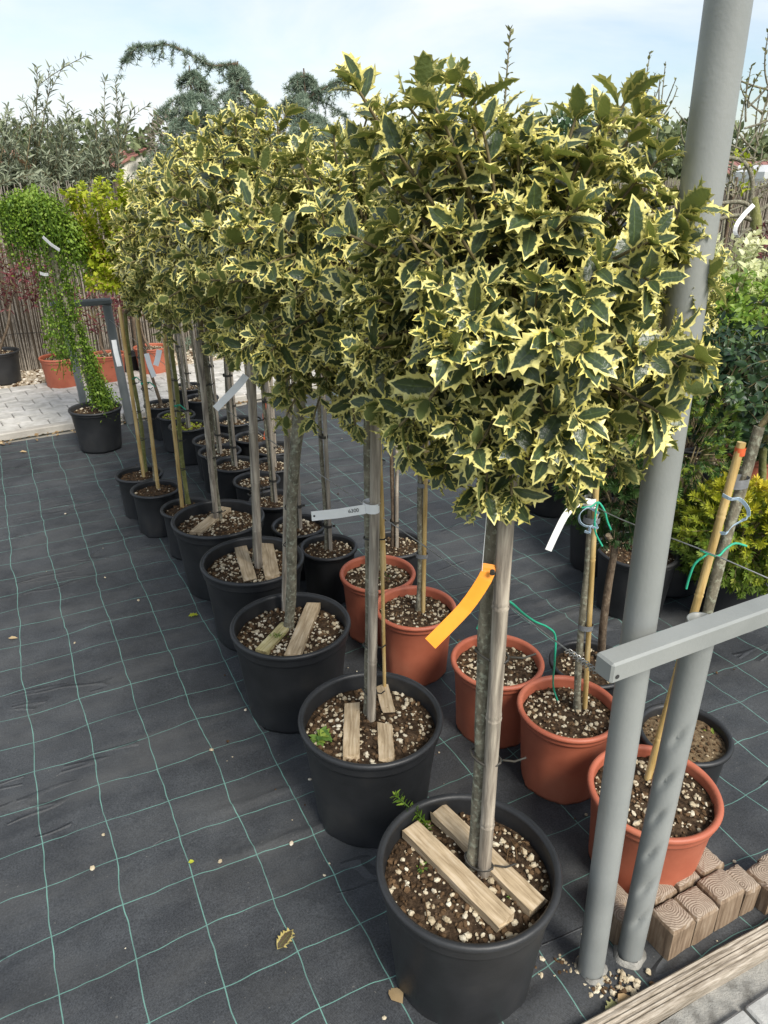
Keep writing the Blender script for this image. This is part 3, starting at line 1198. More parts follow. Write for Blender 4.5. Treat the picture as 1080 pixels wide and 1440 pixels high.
def strip(root, pts, width, side, mat, name='label_tag', th=.0009, ends=True):
    """flat flexible strip through the points, width along side"""
    b = MB()
    pts = [Vector(p) for p in pts]
    vs = []
    for i, p in enumerate(pts):
        t = (pts[min(i + 1, len(pts) - 1)] - pts[max(i - 1, 0)]).normalized()
        sv = Vector(side[i] if isinstance(side, list) else side)
        sv = (sv - t * sv.dot(t)).normalized()
        n = t.cross(sv).normalized()
        for (a, c) in ((-1, -1), (1, -1), (1, 1), (-1, 1)):
            vs.append(p + sv * a * width / 2 + n * c * th / 2)
    fs = []
    for i in range(len(pts) - 1):
        for k in range(4):
            k2 = (k + 1) % 4
            fs.append([i * 4 + k, i * 4 + k2, i * 4 + 4 + k2, i * 4 + 4 + k])
    fs.append([3, 2, 1, 0])
    e = (len(pts) - 1) * 4
    fs.append([e, e + 1, e + 2, e + 3])
    b.add(vs, fs)
    return b.build(name, mat, root)


def smooth_path(pts, n=14):
    """Catmull-Rom through points"""
    pts = [Vector(p) for p in pts]
    ext = [pts[0] * 2 - pts[1]] + pts + [pts[-1] * 2 - pts[-2]]
    out = []
    segs = len(pts) - 1
    for i in range(n):
        f = i / (n - 1) * segs
        k = min(int(f), segs - 1)
        t = f - k
        p0, p1, p2, p3 = ext[k:k + 4]
        out.append(.5 * ((2 * p1) + (p2 - p0) * t + (2 * p0 - 5 * p1 + 4 * p2 - p3) * t * t + (3 * p1 - p0 - 3 * p2 + p3) * t ** 3))
    return out


# ------------------------------------------------------------------ holly crowns
HOLLY_PARTS = []
for i in range(24):
    tv, tt, tm = HOLLY_HI[i % 8]
    col = np.zeros((len(tv), 4))
    col[:, 0], col[:, 1], col[:, 2], col[:, 3] = tm, RS.rand(), tv[:, 1], 1
    HOLLY_PARTS.append(tri_mesh('holly_leaf', tv, tt, col, MT['holly']))
HOLLY_PARTS_FAR = []
for i in range(15):
    tv, tt, tm = HOLLY_MID[i % 5]
    col = np.zeros((len(tv), 4))
    col[:, 0], col[:, 1], col[:, 2], col[:, 3] = tm, RS.rand(), tv[:, 1], 1
    HOLLY_PARTS_FAR.append(tri_mesh('holly_leaf_small', tv, tt, col, MT['holly_far']))


def holly_crown(root, Cc, R, base, seed, ntw=100, size=.054, shoots=(), nparts=0, near=True, lump=.18, inner=160):
    """crown part: branch mesh with leaf parts and the remaining foliage; all in the thing's frame"""
    rng = random.Random(seed)
    Cc, base = Vector(Cc), Vector(base)
    br = MB()
    lv = Leaves()
    # limbs
    limbs = []
    for i, v in enumerate(fib(9, rng, .2)):
        v.z = abs(v.z) * .8 + .1 if i % 3 else v.z
        tip = Cc + rounded(v.normalized(), R) * .5
        pth = bez(base, base.lerp(Cc, .5) + Vector((0, 0, .03)), tip, 6)
        br.tube(pth, [.0085, .0075, .0065, .0055, .0045, .0035], 6, cap=False)
        limbs.append(pth)
    leader = bez(base, base.lerp(Cc, .6), Cc + Vector((0, 0, R[2] * .4)), 6)
    br.tube(leader, [.011, .010, .009, .007, .006, .004], 7, cap=False)
    limbs.append(leader)
    for v in fib(ntw, rng, .16):
        if v.z < -.93:
            continue
        k = 1 + lump * noise.noise(v * 2.3 + Vector((seed * 3.1, 0, 0))) + rng.gauss(0, .05)
        tip = Cc + rounded(v, R) * k
        st = Cc + rounded(v, R) * rng.uniform(.30, .5)
        best = min((p for l in limbs for p in l[2:]), key=lambda p: (p - st).length)
        mid = st.lerp(tip, .5) + Vector((rng.gauss(0, .012), rng.gauss(0, .012), rng.gauss(0, .012)))
        pth = smooth_path([best, st, mid, tip], 8)
        br.tube(pth, [.0034 - .0002 * i for i in range(8)], 5, cap=False)
        along(lv, pth, rng, .40, .0125 * size / .054, size, (45, 80), 5, .45, .25, .28)
        if rng.random() < .75:                      # side spur
            p = pth[rng.randrange(4, 6)]
            q = (tip - st).normalized()
            e = p + (q * .6 + Vector((rng.gauss(0, .5), rng.gauss(0, .5), rng.gauss(0, .5)))).normalized() * rng.uniform(.04, .08)
            sp = bez(p, p.lerp(e, .5), e, 4)
            br.tube(sp, [.002, .0018, .0016, .0014], 4, cap=False)
            along(lv, sp, rng, .2, .011 * size / .054, size * .9, (45, 80), 4, .45, .2, .25)
    for (b0, tip) in shoots:
        b0, tip = Vector(b0), Vector(tip)
        pth = bez(b0, b0.lerp(tip, .5) + Vector((rng.gauss(0, .012), rng.gauss(0, .01), .01)), tip, 8)
        br.tube(pth, [.0034 - .0002 * i for i in range(8)], 5, cap=False)
        along(lv, pth, rng, .2, .0150, size * .95, (45, 80), 4, .4, .1, .3)
    for i in range(inner):                           # leaves deep in the crown
        v = Vector((rng.gauss(0, 1), rng.gauss(0, 1), rng.gauss(0, 1))).normalized()
        p = Cc + rounded(v, R) * rng.uniform(.35, .8)
        d = (v + Vector((rng.gauss(0, .8), rng.gauss(0, .8), rng.gauss(0, .8)))).normalized()
        lv.add(p, d, v + Vector((rng.gauss(0, .4), rng.gauss(0, .4), .5)), size * rng.uniform(.7, 1.05), rng.random())
    crown = br.build('crown', MT['twig'], root)
    pos = np.array(lv.p); D = unit(np.array(lv.d)); Nn = np.array(lv.n)
    Nn = unit(Nn - D * (Nn * D).sum(1, keepdims=True))
    S = np.array(lv.s)
    keep = np.ones(len(pos), bool)
    if nparts:
        wp = pos + np.array(root.location)
        view = unit(CAM - wp)
        rel = (pos - np.array(Cc)) / np.array(R)
        rad = np.linalg.norm(rel, axis=1)
        out = (unit(rel) * unit(CAM - (np.array(Cc) + np.array(root.location)))).sum(1)
        ctr = pos + D * S[:, None] * .5
        score = S / S.mean() * (.35 + np.abs((Nn * view).sum(1))) * np.clip(rad - .55, 0, .6) * np.clip(out + .55, 0, 1.6)
        idx = np.argsort(-score)[:nparts]
        keep[idx] = False
        meshes = HOLLY_PARTS if near else HOLLY_PARTS_FAR
        side = np.cross(D, Nn)
        for i in idx:
            o = bpy.data.objects.new('leaf', meshes[rng.randrange(len(meshes))])
            C.objects.link(o)
            o.parent = crown
            M = Matrix((side[i], D[i], Nn[i])).transposed()
            o.rotation_mode = 'QUATERNION'
            o.rotation_quaternion = M.to_quaternion()
            o.location = pos[i]
            o.scale = (S[i],) * 3
    me = leaf_mesh('foliage', HOLLY_HI if near else HOLLY_MID, pos[keep], D[keep], Nn[keep], S[keep], np.array(lv.r)[keep], MT['holly'] if near else MT['holly_far'], seed)
    fo = obj('foliage', me, crown)
    fo['kind'] = 'stuff'
    return crown


def local(root, p):
    return Vector(p) - Vector(root.location)

# ------------------------------------------------------------------ the row of hollies in big black pots
def holly_root(label, xy, group=None, name='holly_tree'):
    return thing(name, label, 'potted tree', (xy[0], xy[1], 0.012), group)


G_ROW = 'variegated hollies in big black pots'
# 1
t1 = holly_root('variegated holly with an orange plastic tag hanging from its stem, in a big black pot', (.182, 1.14), G_ROW)
add_pot(t1, 'big')
L = lambda p: local(t1, p)
top1 = L(aty(698, 690, 1.15))
add_stem(t1, L(at(664, 1228, .28)), top1, .0150, .0135, MT['bark'], 1, .006)
s_b, s_t = L(at(680, 1240, .28)), L(aty(716, 660, 1.105))
add_cane(t1, s_b, s_t, .0145, MT['cane_grey'], 3, .26)
sb2, st2 = L(at(676, 1242, .28)), L(at(683, 1060, .52))
b = MB(); b.tube([sb2 + Vector((-.004, -.018, 0)), st2 + Vector((-.002, -.02, .0))], [.0075, .006], 8); b.build('splint', MT['cane_grey'], t1)
for k, (py, zz) in enumerate(((893, 0), (1032, 0), (1200, 0))):
    f = (py - 1228) / (700 - 1228)
    c = L(at(664, 1228, .28)).lerp(top1, f) * .5 + s_b.lerp(s_t, f) * .5
    add_tie(t1, c, .019, MT['tie'], k, .0028, .045, squash=1.75, ang=math.atan2((s_b - L(at(664, 1228, .28))).y, .03))
c1 = L(aty(722, 455, 1.15))
R1 = (.240, .235, .255)
sh = []
for (px, py, Y) in ((640, 112, 1.12), (575, 150, 1.16), (505, 128, 1.10), (612, 150, 1.05), (705, 165, 1.16), (810, 165, 1.14), (880, 142, 1.10), (868, 175, 1.2), (925, 225, 1.13), (948, 330, 1.10), (945, 470, 1.06), (955, 540, 1.05), (540, 185, 1.12), (600, 130, 1.14), (665, 135, 1.12), (620, 180, 1.06), (560, 215, 1.06), (680, 185, 1.06), (845, 175, 1.08), (905, 165, 1.14), (720, 700, .98), (640, 600, .98), (560, 600, 1.02), (800, 690, 1.03), (930, 610, 1.05), (490, 330, 1.1), (520, 220, 1.1)):
    tip = L(aty(px, py, Y))
    sh.append((c1 + (tip - c1) * .55, tip))
holly_crown(t1, c1, R1, top1, 21, 118, .059, sh, 300, True, .2, 200)
# orange tag and the edge-on white one
p0 = L(aty(688, 793, 1.11))
tagpts = smooth_path([p0 + Vector((0, 0, .0)), L(aty(683, 812, 1.10)), L(aty(658, 850, 1.085)), L(aty(632, 878, 1.07)), L(aty(605, 905, 1.055))], 12)
strip(t1, tagpts, .0255, (.77, -.12, -.64), MT['tag_orange'])
strip(t1, [L(aty(686, 700, 1.10)), L(aty(683, 740, 1.10)), L(aty(678, 800, 1.105))], .014, (0.15, 1, 0), MT['tag'])
b = MB(); b.tube([p0 + Vector((.004, -.014, -.006)), p0 + Vector((.003, -.02, -.008))], .0045, 10); b.build('tag_stud', MT['tie'], t1)

# 2
t2 = holly_root('variegated holly with a printed white tag sticking out sideways, in a big black pot', (-.037, 1.62), G_ROW)
add_pot(t2, 'big')
L = lambda p: local(t2, p)
b0, top2 = L(at(519, 1016, .28)) + Vector((-.004, .012, 0)), L(aty(519, 570, 1.64))
add_stem(t2, b0, top2, .011, .012, MT['bark'], 2, .004)
s_b, s_t = L(at(522, 1022, .28)), L(aty(529, 585, 1.60))
add_cane(t2, s_b, s_t, .0125, MT['cane_grey'], 4, .25)
add_cane(t2, L(at(541, 985, .28)) + Vector((0, .03, 0)), L(aty(534, 610, 1.66)), .005, MT['bamboo'], 9, .2, name='thin_cane')
for k, py in enumerate((728, 885, 960)):
    f = (py - 1016) / (570 - 1016)
    add_tie(t2, b0.lerp(top2, f) * .5 + s_b.lerp(s_t, f) * .5, .016, MT['tie'], k + 4, .0025, .02, squash=1.35, ang=-.8)
cc = L(aty(522, 712, 1.615))
add_band(t2, cc, .0185, .024, MT['tag'], 1.2, -.8, 'tag_loop')
q0, q1 = cc + Vector((-.014, -.014, -.001)), L(aty(438, 726, 1.58))
tg = strip(t2, [q0, q0.lerp(q1, .5) + Vector((0, 0, -.002)), q1], .0235, (0, .1, 1), MT['tag'])
# print and punched hole on the tag
fc = bpy.data.curves.new('tag_print', 'FONT')
fc.body = '6300'
fc.size = .013
fc.align_x = 'CENTER'
fc.align_y = 'CENTER'
tmp = bpy.data.objects.new('tmp', fc)
C.objects.link(tmp)
dg = bpy.context.evaluated_depsgraph_get()
tm = bpy.data.meshes.new_from_object(tmp.evaluated_get(dg))
bpy.data.objects.remove(tmp)
tm.materials.clear()
tm.materials.append(MT['ink'])
xa = (q0 - q1).normalized()
za = Vector((0, -1, .1))
za = (za - xa * za.dot(xa)).normalized()
ya = za.cross(xa)
o = obj('tag_print', tm, tg)
Mx = Matrix((xa, ya, za)).transposed().to_4x4()
Mx.translation = q1.lerp(q0, .78) + za * .0016
o.matrix_local = Mx
hb = MB(); hb.lathe([(.0025, 0)], 12, cap1=True)
o = hb.build('tag_hole', MT['ink'], tg)
Mx = Matrix((xa, ya, za)).transposed().to_4x4()
Mx.translation = q1.lerp(q0, .05) + za * .0016
o.matrix_local = Mx
c2 = L(aty(505, 395, 1.64))
sh = [(c2 + (L(aty(px, py, Y)) - c2) * .55, L(aty(px, py, Y))) for (px, py, Y) in ((470, 190, 1.65), (430, 220, 1.6), (400, 540, 1.5), (440, 590, 1.52), (400, 590, 1.58), (500, 600, 1.48), (545, 540, 1.5))]
holly_crown(t2, c2, (.275, .27, .27), top2, 22, 108, .053, sh, 300, True, .22, 180)

# 3
t3 = holly_root('variegated holly on a thick bare trunk beside a moss-patched slat, in a big black pot', (-.31, 2.08), G_ROW)
add_pot(t3, 'big')
L = lambda p: local(t3, p)
b0, top3 = L(at(405, 892, .28)), L(aty(423, 545, 2.10))
add_stem(t3, b0, top3, .0165, .0175, MT['bark'], 3, .010)
s_b, s_t = L(at(402, 872, .28)) + Vector((-.01, .03, 0)), L(aty(405, 540, 2.14))
add_cane(t3, s_b, s_t, .009, MT['cane_grey'], 5, .2)
for k, py in enumerate((705, 760)):
    f = (py - 892) / (545 - 892)
    add_tie(t3, b0.lerp(top3, f) * .6 + s_b.lerp(s_t, f) * .4, .019, MT['tie'], k + 8, .002, .015, squash=1.3, ang=1.9)
c3 = L(aty(385, 345, 2.08))
sh = [(c3 + (L(aty(px, py, Y)) - c3) * .55, L(aty(px, py, Y))) for (px, py, Y) in ((330, 165, 2.0), (390, 170, 2.1), (400, 560, 1.95), (470, 560, 2.0), (300, 470, 1.95))]
holly_crown(t3, c3, (.30, .29, .31), top3, 23, 115, .050, sh, 260, True, .22, 160)

# 4
t4 = holly_root('variegated holly with a slanting white tag, in a big black pot holding two short slats', (-.51, 2.53), G_ROW)
add_pot(t4, 'big')
L = lambda p: local(t4, p)
b0, top4 = L(at(363, 800, .28)), L(aty(354, 480, 2.53))
add_stem(t4, b0 + Vector((-.012, .02, 0)), top4, .012, .0125, MT['bark'], 4, .004)
s_b, s_t = L(at(364, 805, .28)), L(aty(352, 490, 2.48))
add_cane(t4, s_b, s_t, .0155, MT['cane_grey'], 6, .2)
for k, py in enumerate((575, 672, 680)):
    f = (py - 800) / (480 - 800)
    add_tie(t4, (b0 + Vector((-.012, .02, 0))).lerp(top4, f) * .45 + s_b.lerp(s_t, f) * .55, .021, MT['tie'], k + 12, .003, .02, squash=1.3, ang=.5)
strip(t4, smooth_path([L(aty(346, 528, 2.44)), L(aty(335, 542, 2.42)), L(aty(303, 575, 2.40))], 8), .024, (.7, -.1, -.7), MT['tag'])
strip(t4, [L(aty(380, 478, 2.5)), L(aty(372, 498, 2.46)), L(aty(361, 519, 2.45))], .024, (1, 0, .3), MT['tag'])
c4 = L(aty(330, 330, 2.53))
sh = [(c4 + (L(aty(px, py, Y)) - c4) * .55, L(aty(px, py, Y))) for (px, py, Y) in ((275, 175, 2.5), (300, 180, 2.4), (290, 470, 2.4), (350, 490, 2.4))]
holly_crown(t4, c4, (.29, .28, .29), top4, 24, 105, .048, sh, 220, False, .22, 130)

# 5
t5 = holly_root('variegated holly in a big black pot with a single slat lying beside its stem', (-.72, 2.91), G_ROW)
add_pot(t5, 'big')
L = lambda p: local(t5, p)
b0, top5 = L(at(308, 736, .28)), L(aty(283, 470, 2.9))
add_stem(t5, b0, top5, .0165, .012, MT['bark'], 5, .006)
s_b, s_t = L(at(305, 738, .28)), L(aty(279, 480, 2.86))
add_cane(t5, s_b, s_t, .012, MT['cane_grey'], 7, .2)
for k, py in enumerate((530, 632, 715)):
    f = (py - 736) / (470 - 736)
    add_tie(t5, b0.lerp(top5, f) * .5 + s_b.lerp(s_t, f) * .5, .018, MT['tie'], k + 15, .003, .02, squash=1.3, ang=.3)
c5 = L(aty(275, 345, 2.9))
sh = [(c5 + (L(aty(px, py, Y)) - c5) * .55, L(aty(px, py, Y))) for (px, py, Y) in ((265, 200, 2.9), (262, 245, 2.8), (225, 470, 2.8), (240, 480, 2.75))]
holly_crown(t5, c5, (.28, .27, .27), top5, 25, 95, .047, sh, 180, False, .22, 120)


# three on yellow bamboo
def bamboo_tree(label, px, py, trunk, cane, cpx, R, seed, tagpts=None, grit='brown', ny=0):
    p = at(px, py, .24)
    r = holly_root(label, (p.x, p.y), 'hollies on yellow bamboo canes')
    add_pot(r, 'small', 'brown')
    Y = p.y
    (tx0, ty0, tx1, ty1), (cx0, cy0, cx1, cy1) = trunk, cane
    L = lambda q: local(r, q)
    b0, tp = L(at(tx0, ty0, .21)), L(aty(tx1, ty1, Y))
    add_stem(r, b0, tp, .011, .009, MT['bark_green'] if seed % 2 else MT['bark'], seed, .01)
    s_b, s_t = L(at(cx0, cy0, .21)), L(aty(cx1, cy1, Y - .03))
    add_cane(r, s_b, s_t, .0095, MT['bamboo'], seed, .16)
    for k in range(4):
        f = .25 + .17 * k
        add_tie(r, b0.lerp(tp, f) * .5 + s_b.lerp(s_t, f) * .5, .014, MT['tie'], k + seed, .0022, .02, squash=1.5)
    c = L(aty(cpx[0], cpx[1], Y))
    holly_crown(r, c, R, tp, seed, 80, .045, (), 90, False, .22, 90)
    if tagpts:
        q = [L(aty(a, b_, Y - .06 - .01 * i)) for i, (a, b_) in enumerate(tagpts)]
        strip(r, smooth_path(q, 6), .024, (1, 0, .15), MT['tag'])
    f = .62
    cc = b0.lerp(tp, f) * .5 + s_b.lerp(s_t, f) * .5
    b = MB()
    b.tube([cc + Vector((math.cos(a) * .018, math.sin(a) * .014, .004 * math.sin(3 * a))) for a in [i * .57 for i in range(12)]] +
           [cc + Vector((.03, -.02, .012)), cc + Vector((.055, -.02, -.012))], .0028, 5)
    b.build('green_twine_knot', MT['twine'], r)
    return r


ba = bamboo_tree('holly on yellow bamboo whose hanging white tag covers part of the grey frame post', 196, 668, (205, 668, 176, 440), (203, 676, 168, 432), (220, 400), (.155, .155, .20), 31, ((160, 478), (163, 495), (168, 515)))
bb = bamboo_tree('holly on yellow bamboo with a long hanging white tag before an orange pot', 219, 689, (219, 684, 192, 440), (223, 692, 191, 430), (240, 385), (.19, .19, .23), 32, ((206, 497), (210, 512), (217, 530)))
bc = bamboo_tree('holly on yellow bamboo in a small black pot against the big pot with one slat', 263, 716, (265, 712, 238, 470), (257, 719, 231, 470), (255, 370), (.21, .21, .25), 33, ((224, 492), (222, 503), (219, 514)))


# ------------------------------------------------------------------ rows of young staked trees behind
def staked_tree(label, px, py, seed, pot='small', group=None, crownR=(.17, .17, .2), cz=1.42, holly=True, stem='cane', ground_yellow=False, dark=False, ntw=34, name='staked_tree', nsc=1.0, mat=None, r=.009):
    P = POTS[pot]
    p = at(px, py, P['H'])
    root = thing(name, label, 'potted tree', (p.x, p.y, .012), group)
    add_pot(root, pot)
    rng = random.Random(seed)
    z0 = P['sd'] - .005
    lean = Vector((rng.gauss(0, .02), rng.gauss(0, .015), 0))
    tp = Vector((0, 0, cz - crownR[2] * .6)) + lean
    add_stem(root, (-.008, .008, z0), tp, r, r * .8, MT['bark_brown'] if dark else MT['bark'], seed, .008)
    add_cane(root, (.010, -.008, z0), tp + Vector((.010, -.012, .02)), r * .9, MT['cane_grey'] if stem == 'cane' else MT['bamboo'], seed, .19)
    for k, f in enumerate((.12, .48, .86)):
        c = Vector((0, 0, z0)).lerp(tp, f)
        add_band(root, c, .0165, .012, MT['tie'], 1.35, -.7, tab=.012 if (k + seed) % 2 else 0)
    if holly:
        holly_crown(root, Vector((0, 0, cz)) + lean, crownR, tp, seed, ntw, .046, (), 0, False, .25, 50)
    if ground_yellow:
        lv = Leaves()
        for i in range(60):
            a, rr = rng.uniform(0, 6.28), P['rs'] * math.sqrt(rng.random())
            b_ = rng.uniform(0, 6.28)
            lv.add((rr * math.cos(a), rr * math.sin(a), P['sd'] + .014), (math.cos(b_), math.sin(b_), .2), (rng.gauss(0, .4), rng.gauss(0, .4), 1), .028, rng.uniform(.3, 1))
        lv.build('fallen_leaves', LEAF, MT['lf_gold'], root)
    return root


G_MID = 'staked hollies in small black pots behind the big pots'
LBL_MID = 'slim staked holly in a small black pot behind the row of big pots'
for i, (px, py) in enumerate(((300, 620), (309, 636), (330, 654), (361, 677), (386, 704), (420, 741))):
    staked_tree(LBL_MID, px, py, 40 + i, group=G_MID, name='staked_holly')
f7 = staked_tree('slim staked holly whose small black pot stands next to the orange pots', 462, 771, 47, group=G_MID, name='staked_holly')
G_BACK = 'staked trees in the rearmost black pots'
LBL_BACK = 'slim staked tree in a black pot at the rear end of the crowded rows'
for i, (px, py) in enumerate(((330, 593), (358, 616), (385, 632), (385, 655), (283, 561), (265, 545))):
    rr = staked_tree(LBL_BACK, px, py, 60 + i, group=G_BACK, crownR=(.15, .15, .18), ntw=26)
    if i == 3:
        rr['label'] = 'slim staked tree with a red-orange ribbon dangling from its stem'
        rng = random.Random(4)
        y = rr.location.y
        strip(rr, smooth_path([local(rr, aty(374, 566, y - .05)), local(rr, aty(371, 585, y - .06)), local(rr, aty(374, 600, y - .05)), local(rr, aty(372, 618, y - .06))], 8), .014, (1, 0, 0), MT['redribbon'], 'ribbon')
G_YEL = 'staked trees in pots strewn with yellow leaves'
for i, (px, py) in enumerate(((248, 585), (265, 600))):
    staked_tree('slim staked tree in a black pot whose soil is strewn with fallen yellow leaves', px, py, 70 + i, group=G_YEL, ground_yellow=True, crownR=(.15, .15, .18), ntw=26)

# ------------------------------------------------------------------ orange pots
def leaf_ball(root, Cc, R, base, seed, n_twigs, size, templates, mat, step=.012, rosette=3, ang=(40, 75), limbs=7, twigmat='twig', lump=.2, rfun=None, name='crown'):
    rng = random.Random(seed)
    br = MB()
    lv = Leaves()
    Cc, base = Vector(Cc), Vector(base)
    for v in fib(limbs, rng, .2):
        br.tube(bez(base, base.lerp(Cc, .5), Cc + rounded(v, R) * .5, 5), [.006, .005, .0045, .0035, .0025], 5, cap=False)
    for v in fib(n_twigs, rng, .18):
        k = 1 + lump * noise.noise(v * 2.3 + Vector((seed * 2.7, 0, 0))) + rng.gauss(0, .05)
        tip = Cc + rounded(v, R) * k
        st = Cc + rounded(v, R) * .4
        pth = bez(st, st.lerp(tip, .5) + Vector((rng.gauss(0, .01), rng.gauss(0, .01), .012)), tip, 6)
        br.tube(pth, [.0022, .002, .0018, .0016, .0014, .001], 4, cap=False)
        r0 = len(lv.r)
        along(lv, pth, rng, .25, step, size, ang, rosette, .5, .1, .25)
        if rfun:
            for i in range(r0, len(lv.r)):
                lv.r[i] = rfun(Vector(lv.p[i]), rng)
    c = br.build(name, MT[twigmat], root)
    lv.build('foliage', templates, mat, c, seed=seed)
    return c


G_OR = 'slim trees in orange pots beside the big black pots'


def orange_tree(label, px, py, seed, trunk, cane, pot='terra', crown=True, cy=None, R=(.15, .15, .18), canemat='bamboo', r=.0105):
    P = POTS[pot]
    p = at(px, py, P['H'])
    root = thing('staked_tree', label, 'potted tree', (p.x, p.y, .012), G_OR)
    add_pot(root, pot)
    L = lambda q: local(root, q)
    z0 = P['sd']
    b0, tp = L(at(trunk[0], trunk[1], z0)), L(aty(trunk[2], trunk[3], p.y))
    add_stem(root, b0, tp, r, r * .9, MT['bark'], seed, .006)
    s_b, s_t = L(at(cane[0], cane[1], z0)), L(aty(cane[2], cane[3], p.y - .02))
    add_cane(root, s_b, s_t, .0075, MT[canemat], seed, .2)
    for f in (.35, .72):
        add_band(root, b0.lerp(tp, f) * .5 + s_b.lerp(s_t, f) * .5, .0145, .016, MT['tape'], 1.45, -.2)
    if crown:
        cc = tp + Vector((0, 0, R[2] * .75))
        holly_crown(root, cc, R, tp, seed, 40, .046, (), 0, False, .2, 60)
    return root, b0, tp, s_b, s_t


o1, *_ = orange_tree('slim tree on a thin cane with a green weed beneath, in an orange pot', 531, 808, 81, (533, 806, 533, 560), (541, 808, 533, 600), R=(.12, .12, .15))
lv = Leaves()
rng = random.Random(2)
for i in range(16):
    a = rng.uniform(0, 6.28)
    lv.add(local(o1, at(538, 818, .24)) + Vector((rng.gauss(0, .012), rng.gauss(0, .012), .005)), (math.cos(a), math.sin(a), .9), (math.cos(a), math.sin(a), -.4), .03, rng.random())
lv.build('weed', LEAF, MT['weed'], o1)
o2, *_ = orange_tree('slim lichen-spotted tree with grey tape, in the orange pot behind the orange tag', 584, 856, 82, (588, 866, 595, 600), (595, 868, 600, 600))
o3, *_ = orange_tree('slim tree in the orange pot partly behind the stem with the orange tag', 699, 931, 83, (700, 925, 690, 560), (706, 927, 698, 560), R=(.14, .14, .16))
o4, b0, tp, s_b, s_t = orange_tree('slim tree tied with pale blue ribbon and an arching white tag, in an orange pot', 799, 997, 84, (811, 1006, 836, 600), (822, 1004, 843, 600), R=(.13, .13, .16))
L = lambda q: local(o4, q)
Y4 = o4.location.y
strip(o4, smooth_path([L(aty(832, 705, Y4 - .03)), L(aty(815, 706, Y4 - .05)), L(aty(797, 722, Y4 - .06)), L(aty(783, 748, Y4 - .065)), L(aty(771, 774, Y4 - .07))], 12), .017, (.85, -.15, -.5), MT['tag'])
add_band(o4, L(aty(831, 705, Y4 - .005)), .016, .026, MT['tag'], 1.1, 0, 'tag_loop')
rb = smooth_path([L(aty(842, 722, Y4 - .03)), L(aty(828, 714, Y4 - .045)), L(aty(816, 722, Y4 - .05)), L(aty(815, 733, Y4 - .05)), L(aty(824, 740, Y4 - .05)), L(aty(834, 738, Y4 - .045)), L(aty(842, 722, Y4 - .03))], 20)
strip(o4, rb, .008, (.15, -.6, .8), MT['blue'], 'ribbon')
strip(o4, smooth_path([L(aty(822, 747, Y4 - .05)), L(aty(829, 749, Y4 - .055)), L(aty(830, 740, Y4 - .055)), L(aty(840, 744, Y4 - .05)), L(aty(836, 735, Y4 - .05))], 12), .008, (.3, -.5, .8), MT['blue'], 'ribbon')
b = MB()
b.tube(smooth_path([L(aty(818, 714, Y4 - .04)), L(aty(832, 712, Y4 - .045)), L(aty(841, 706, Y4 - .04)), L(aty(850, 718, Y4 - .045)), L(aty(854, 733, Y4 - .045)), L(aty(859, 745, Y4 - .045))], 16), .0026, 5)
b.tube(smooth_path([L(aty(841, 706, Y4 - .042)), L(aty(837, 725, Y4 - .05)), L(aty(837, 748, Y4 - .05)), L(aty(847, 768, Y4 - .05))], 12), .0026, 5)
b.build('green_twine_knot', MT['twine'], o4)

# 5: leaning stake and trunk
P = POTS['terra_big']
p = at(919, 1114, P['H'])
o5 = thing('staked_tree', 'dark-leaved tree leaning with a long bamboo cane in the orange pot behind the steel pipes', 'potted tree', (p.x, p.y, .012), G_OR)
add_pot(o5, 'terra_big')
L = lambda q: local(o5, q)
z0 = P['sd']
s_b, s_t = L(at(908, 1105, z0)), L(aty(1043, 622, 1.52))
add_cane(o5, s_b, s_t, .0095, MT['bamboo'], 85, .2)
b0, tp = L(at(930, 1100, z0)), L(aty(1068, 600, 1.57))
add_stem(o5, b0, tp, .0125, .0125, MT['bark'], 85, .008)
k_ = (722 - 1105) / (622 - 1105)
mid = lambda py: (b0.lerp(tp, (py - 1100) / (600 - 1100)) + s_b.lerp(s_t, (py - 1105) / (622 - 1105))) * .5
add_band(o5, mid(668), .0185, .022, MT['tape'], 1.5, .3)
add_band(o5, mid(985), .0165, .016, MT['tape'], 1.5, .3)
add_band(o5, s_t + Vector((0, 0, -.02)), .0115, .018, MT['redribbon'], 1.0, 0, 'cap_band')
rb = smooth_path([L(aty(1016, 696, 1.455)), L(aty(1028, 702, 1.44)), L(aty(1040, 702, 1.45)), L(aty(1051, 714, 1.45)), L(aty(1052, 726, 1.45)), L(aty(1042, 733, 1.46)), L(aty(1030, 740, 1.46)), L(aty(1022, 749, 1.46)), L(aty(1013, 750, 1.47))], 24)
strip(o5, rb, .009, (.1, -.5, .85), MT['blue'], 'ribbon')
b = MB()
b.tube(smooth_path([L(aty(1050, 768, 1.46)), L(aty(1034, 764, 1.46)), L(aty(1020, 772, 1.45)), L(aty(1010, 782, 1.44)), L(aty(996, 778, 1.43)), L(aty(985, 774, 1.43))], 16), .0028, 5)
b.tube(smooth_path([L(aty(995, 779, 1.43)), L(aty(978, 792, 1.43)), L(aty(970, 810, 1.43)), L(aty(965, 828, 1.43))], 12), .0028, 5)
b.build('green_twine_knot', MT['twine'], o5)
leaf_ball(o5, tp + Vector((.12, .03, .16)), (.16, .16, .18), tp, 86, 60, .03, LEAF, MT['lf_dark'], .009)

# black pots among the orange ones
k1 = staked_tree('dark slim stem with a looped white tag in a low black pot', 555, 767, 88, 'low', crownR=(.12, .12, .14), dark=True, ntw=22)
L = lambda q: local(k1, q)
strip(k1, smooth_path([L(aty(562, 642, k1.location.y - .02)), L(aty(569, 643, k1.location.y - .05)), L(aty(567, 655, k1.location.y - .05)), L(aty(562, 664, k1.location.y - .03))], 8), .014, (.2, -1, .1), MT['tag'])

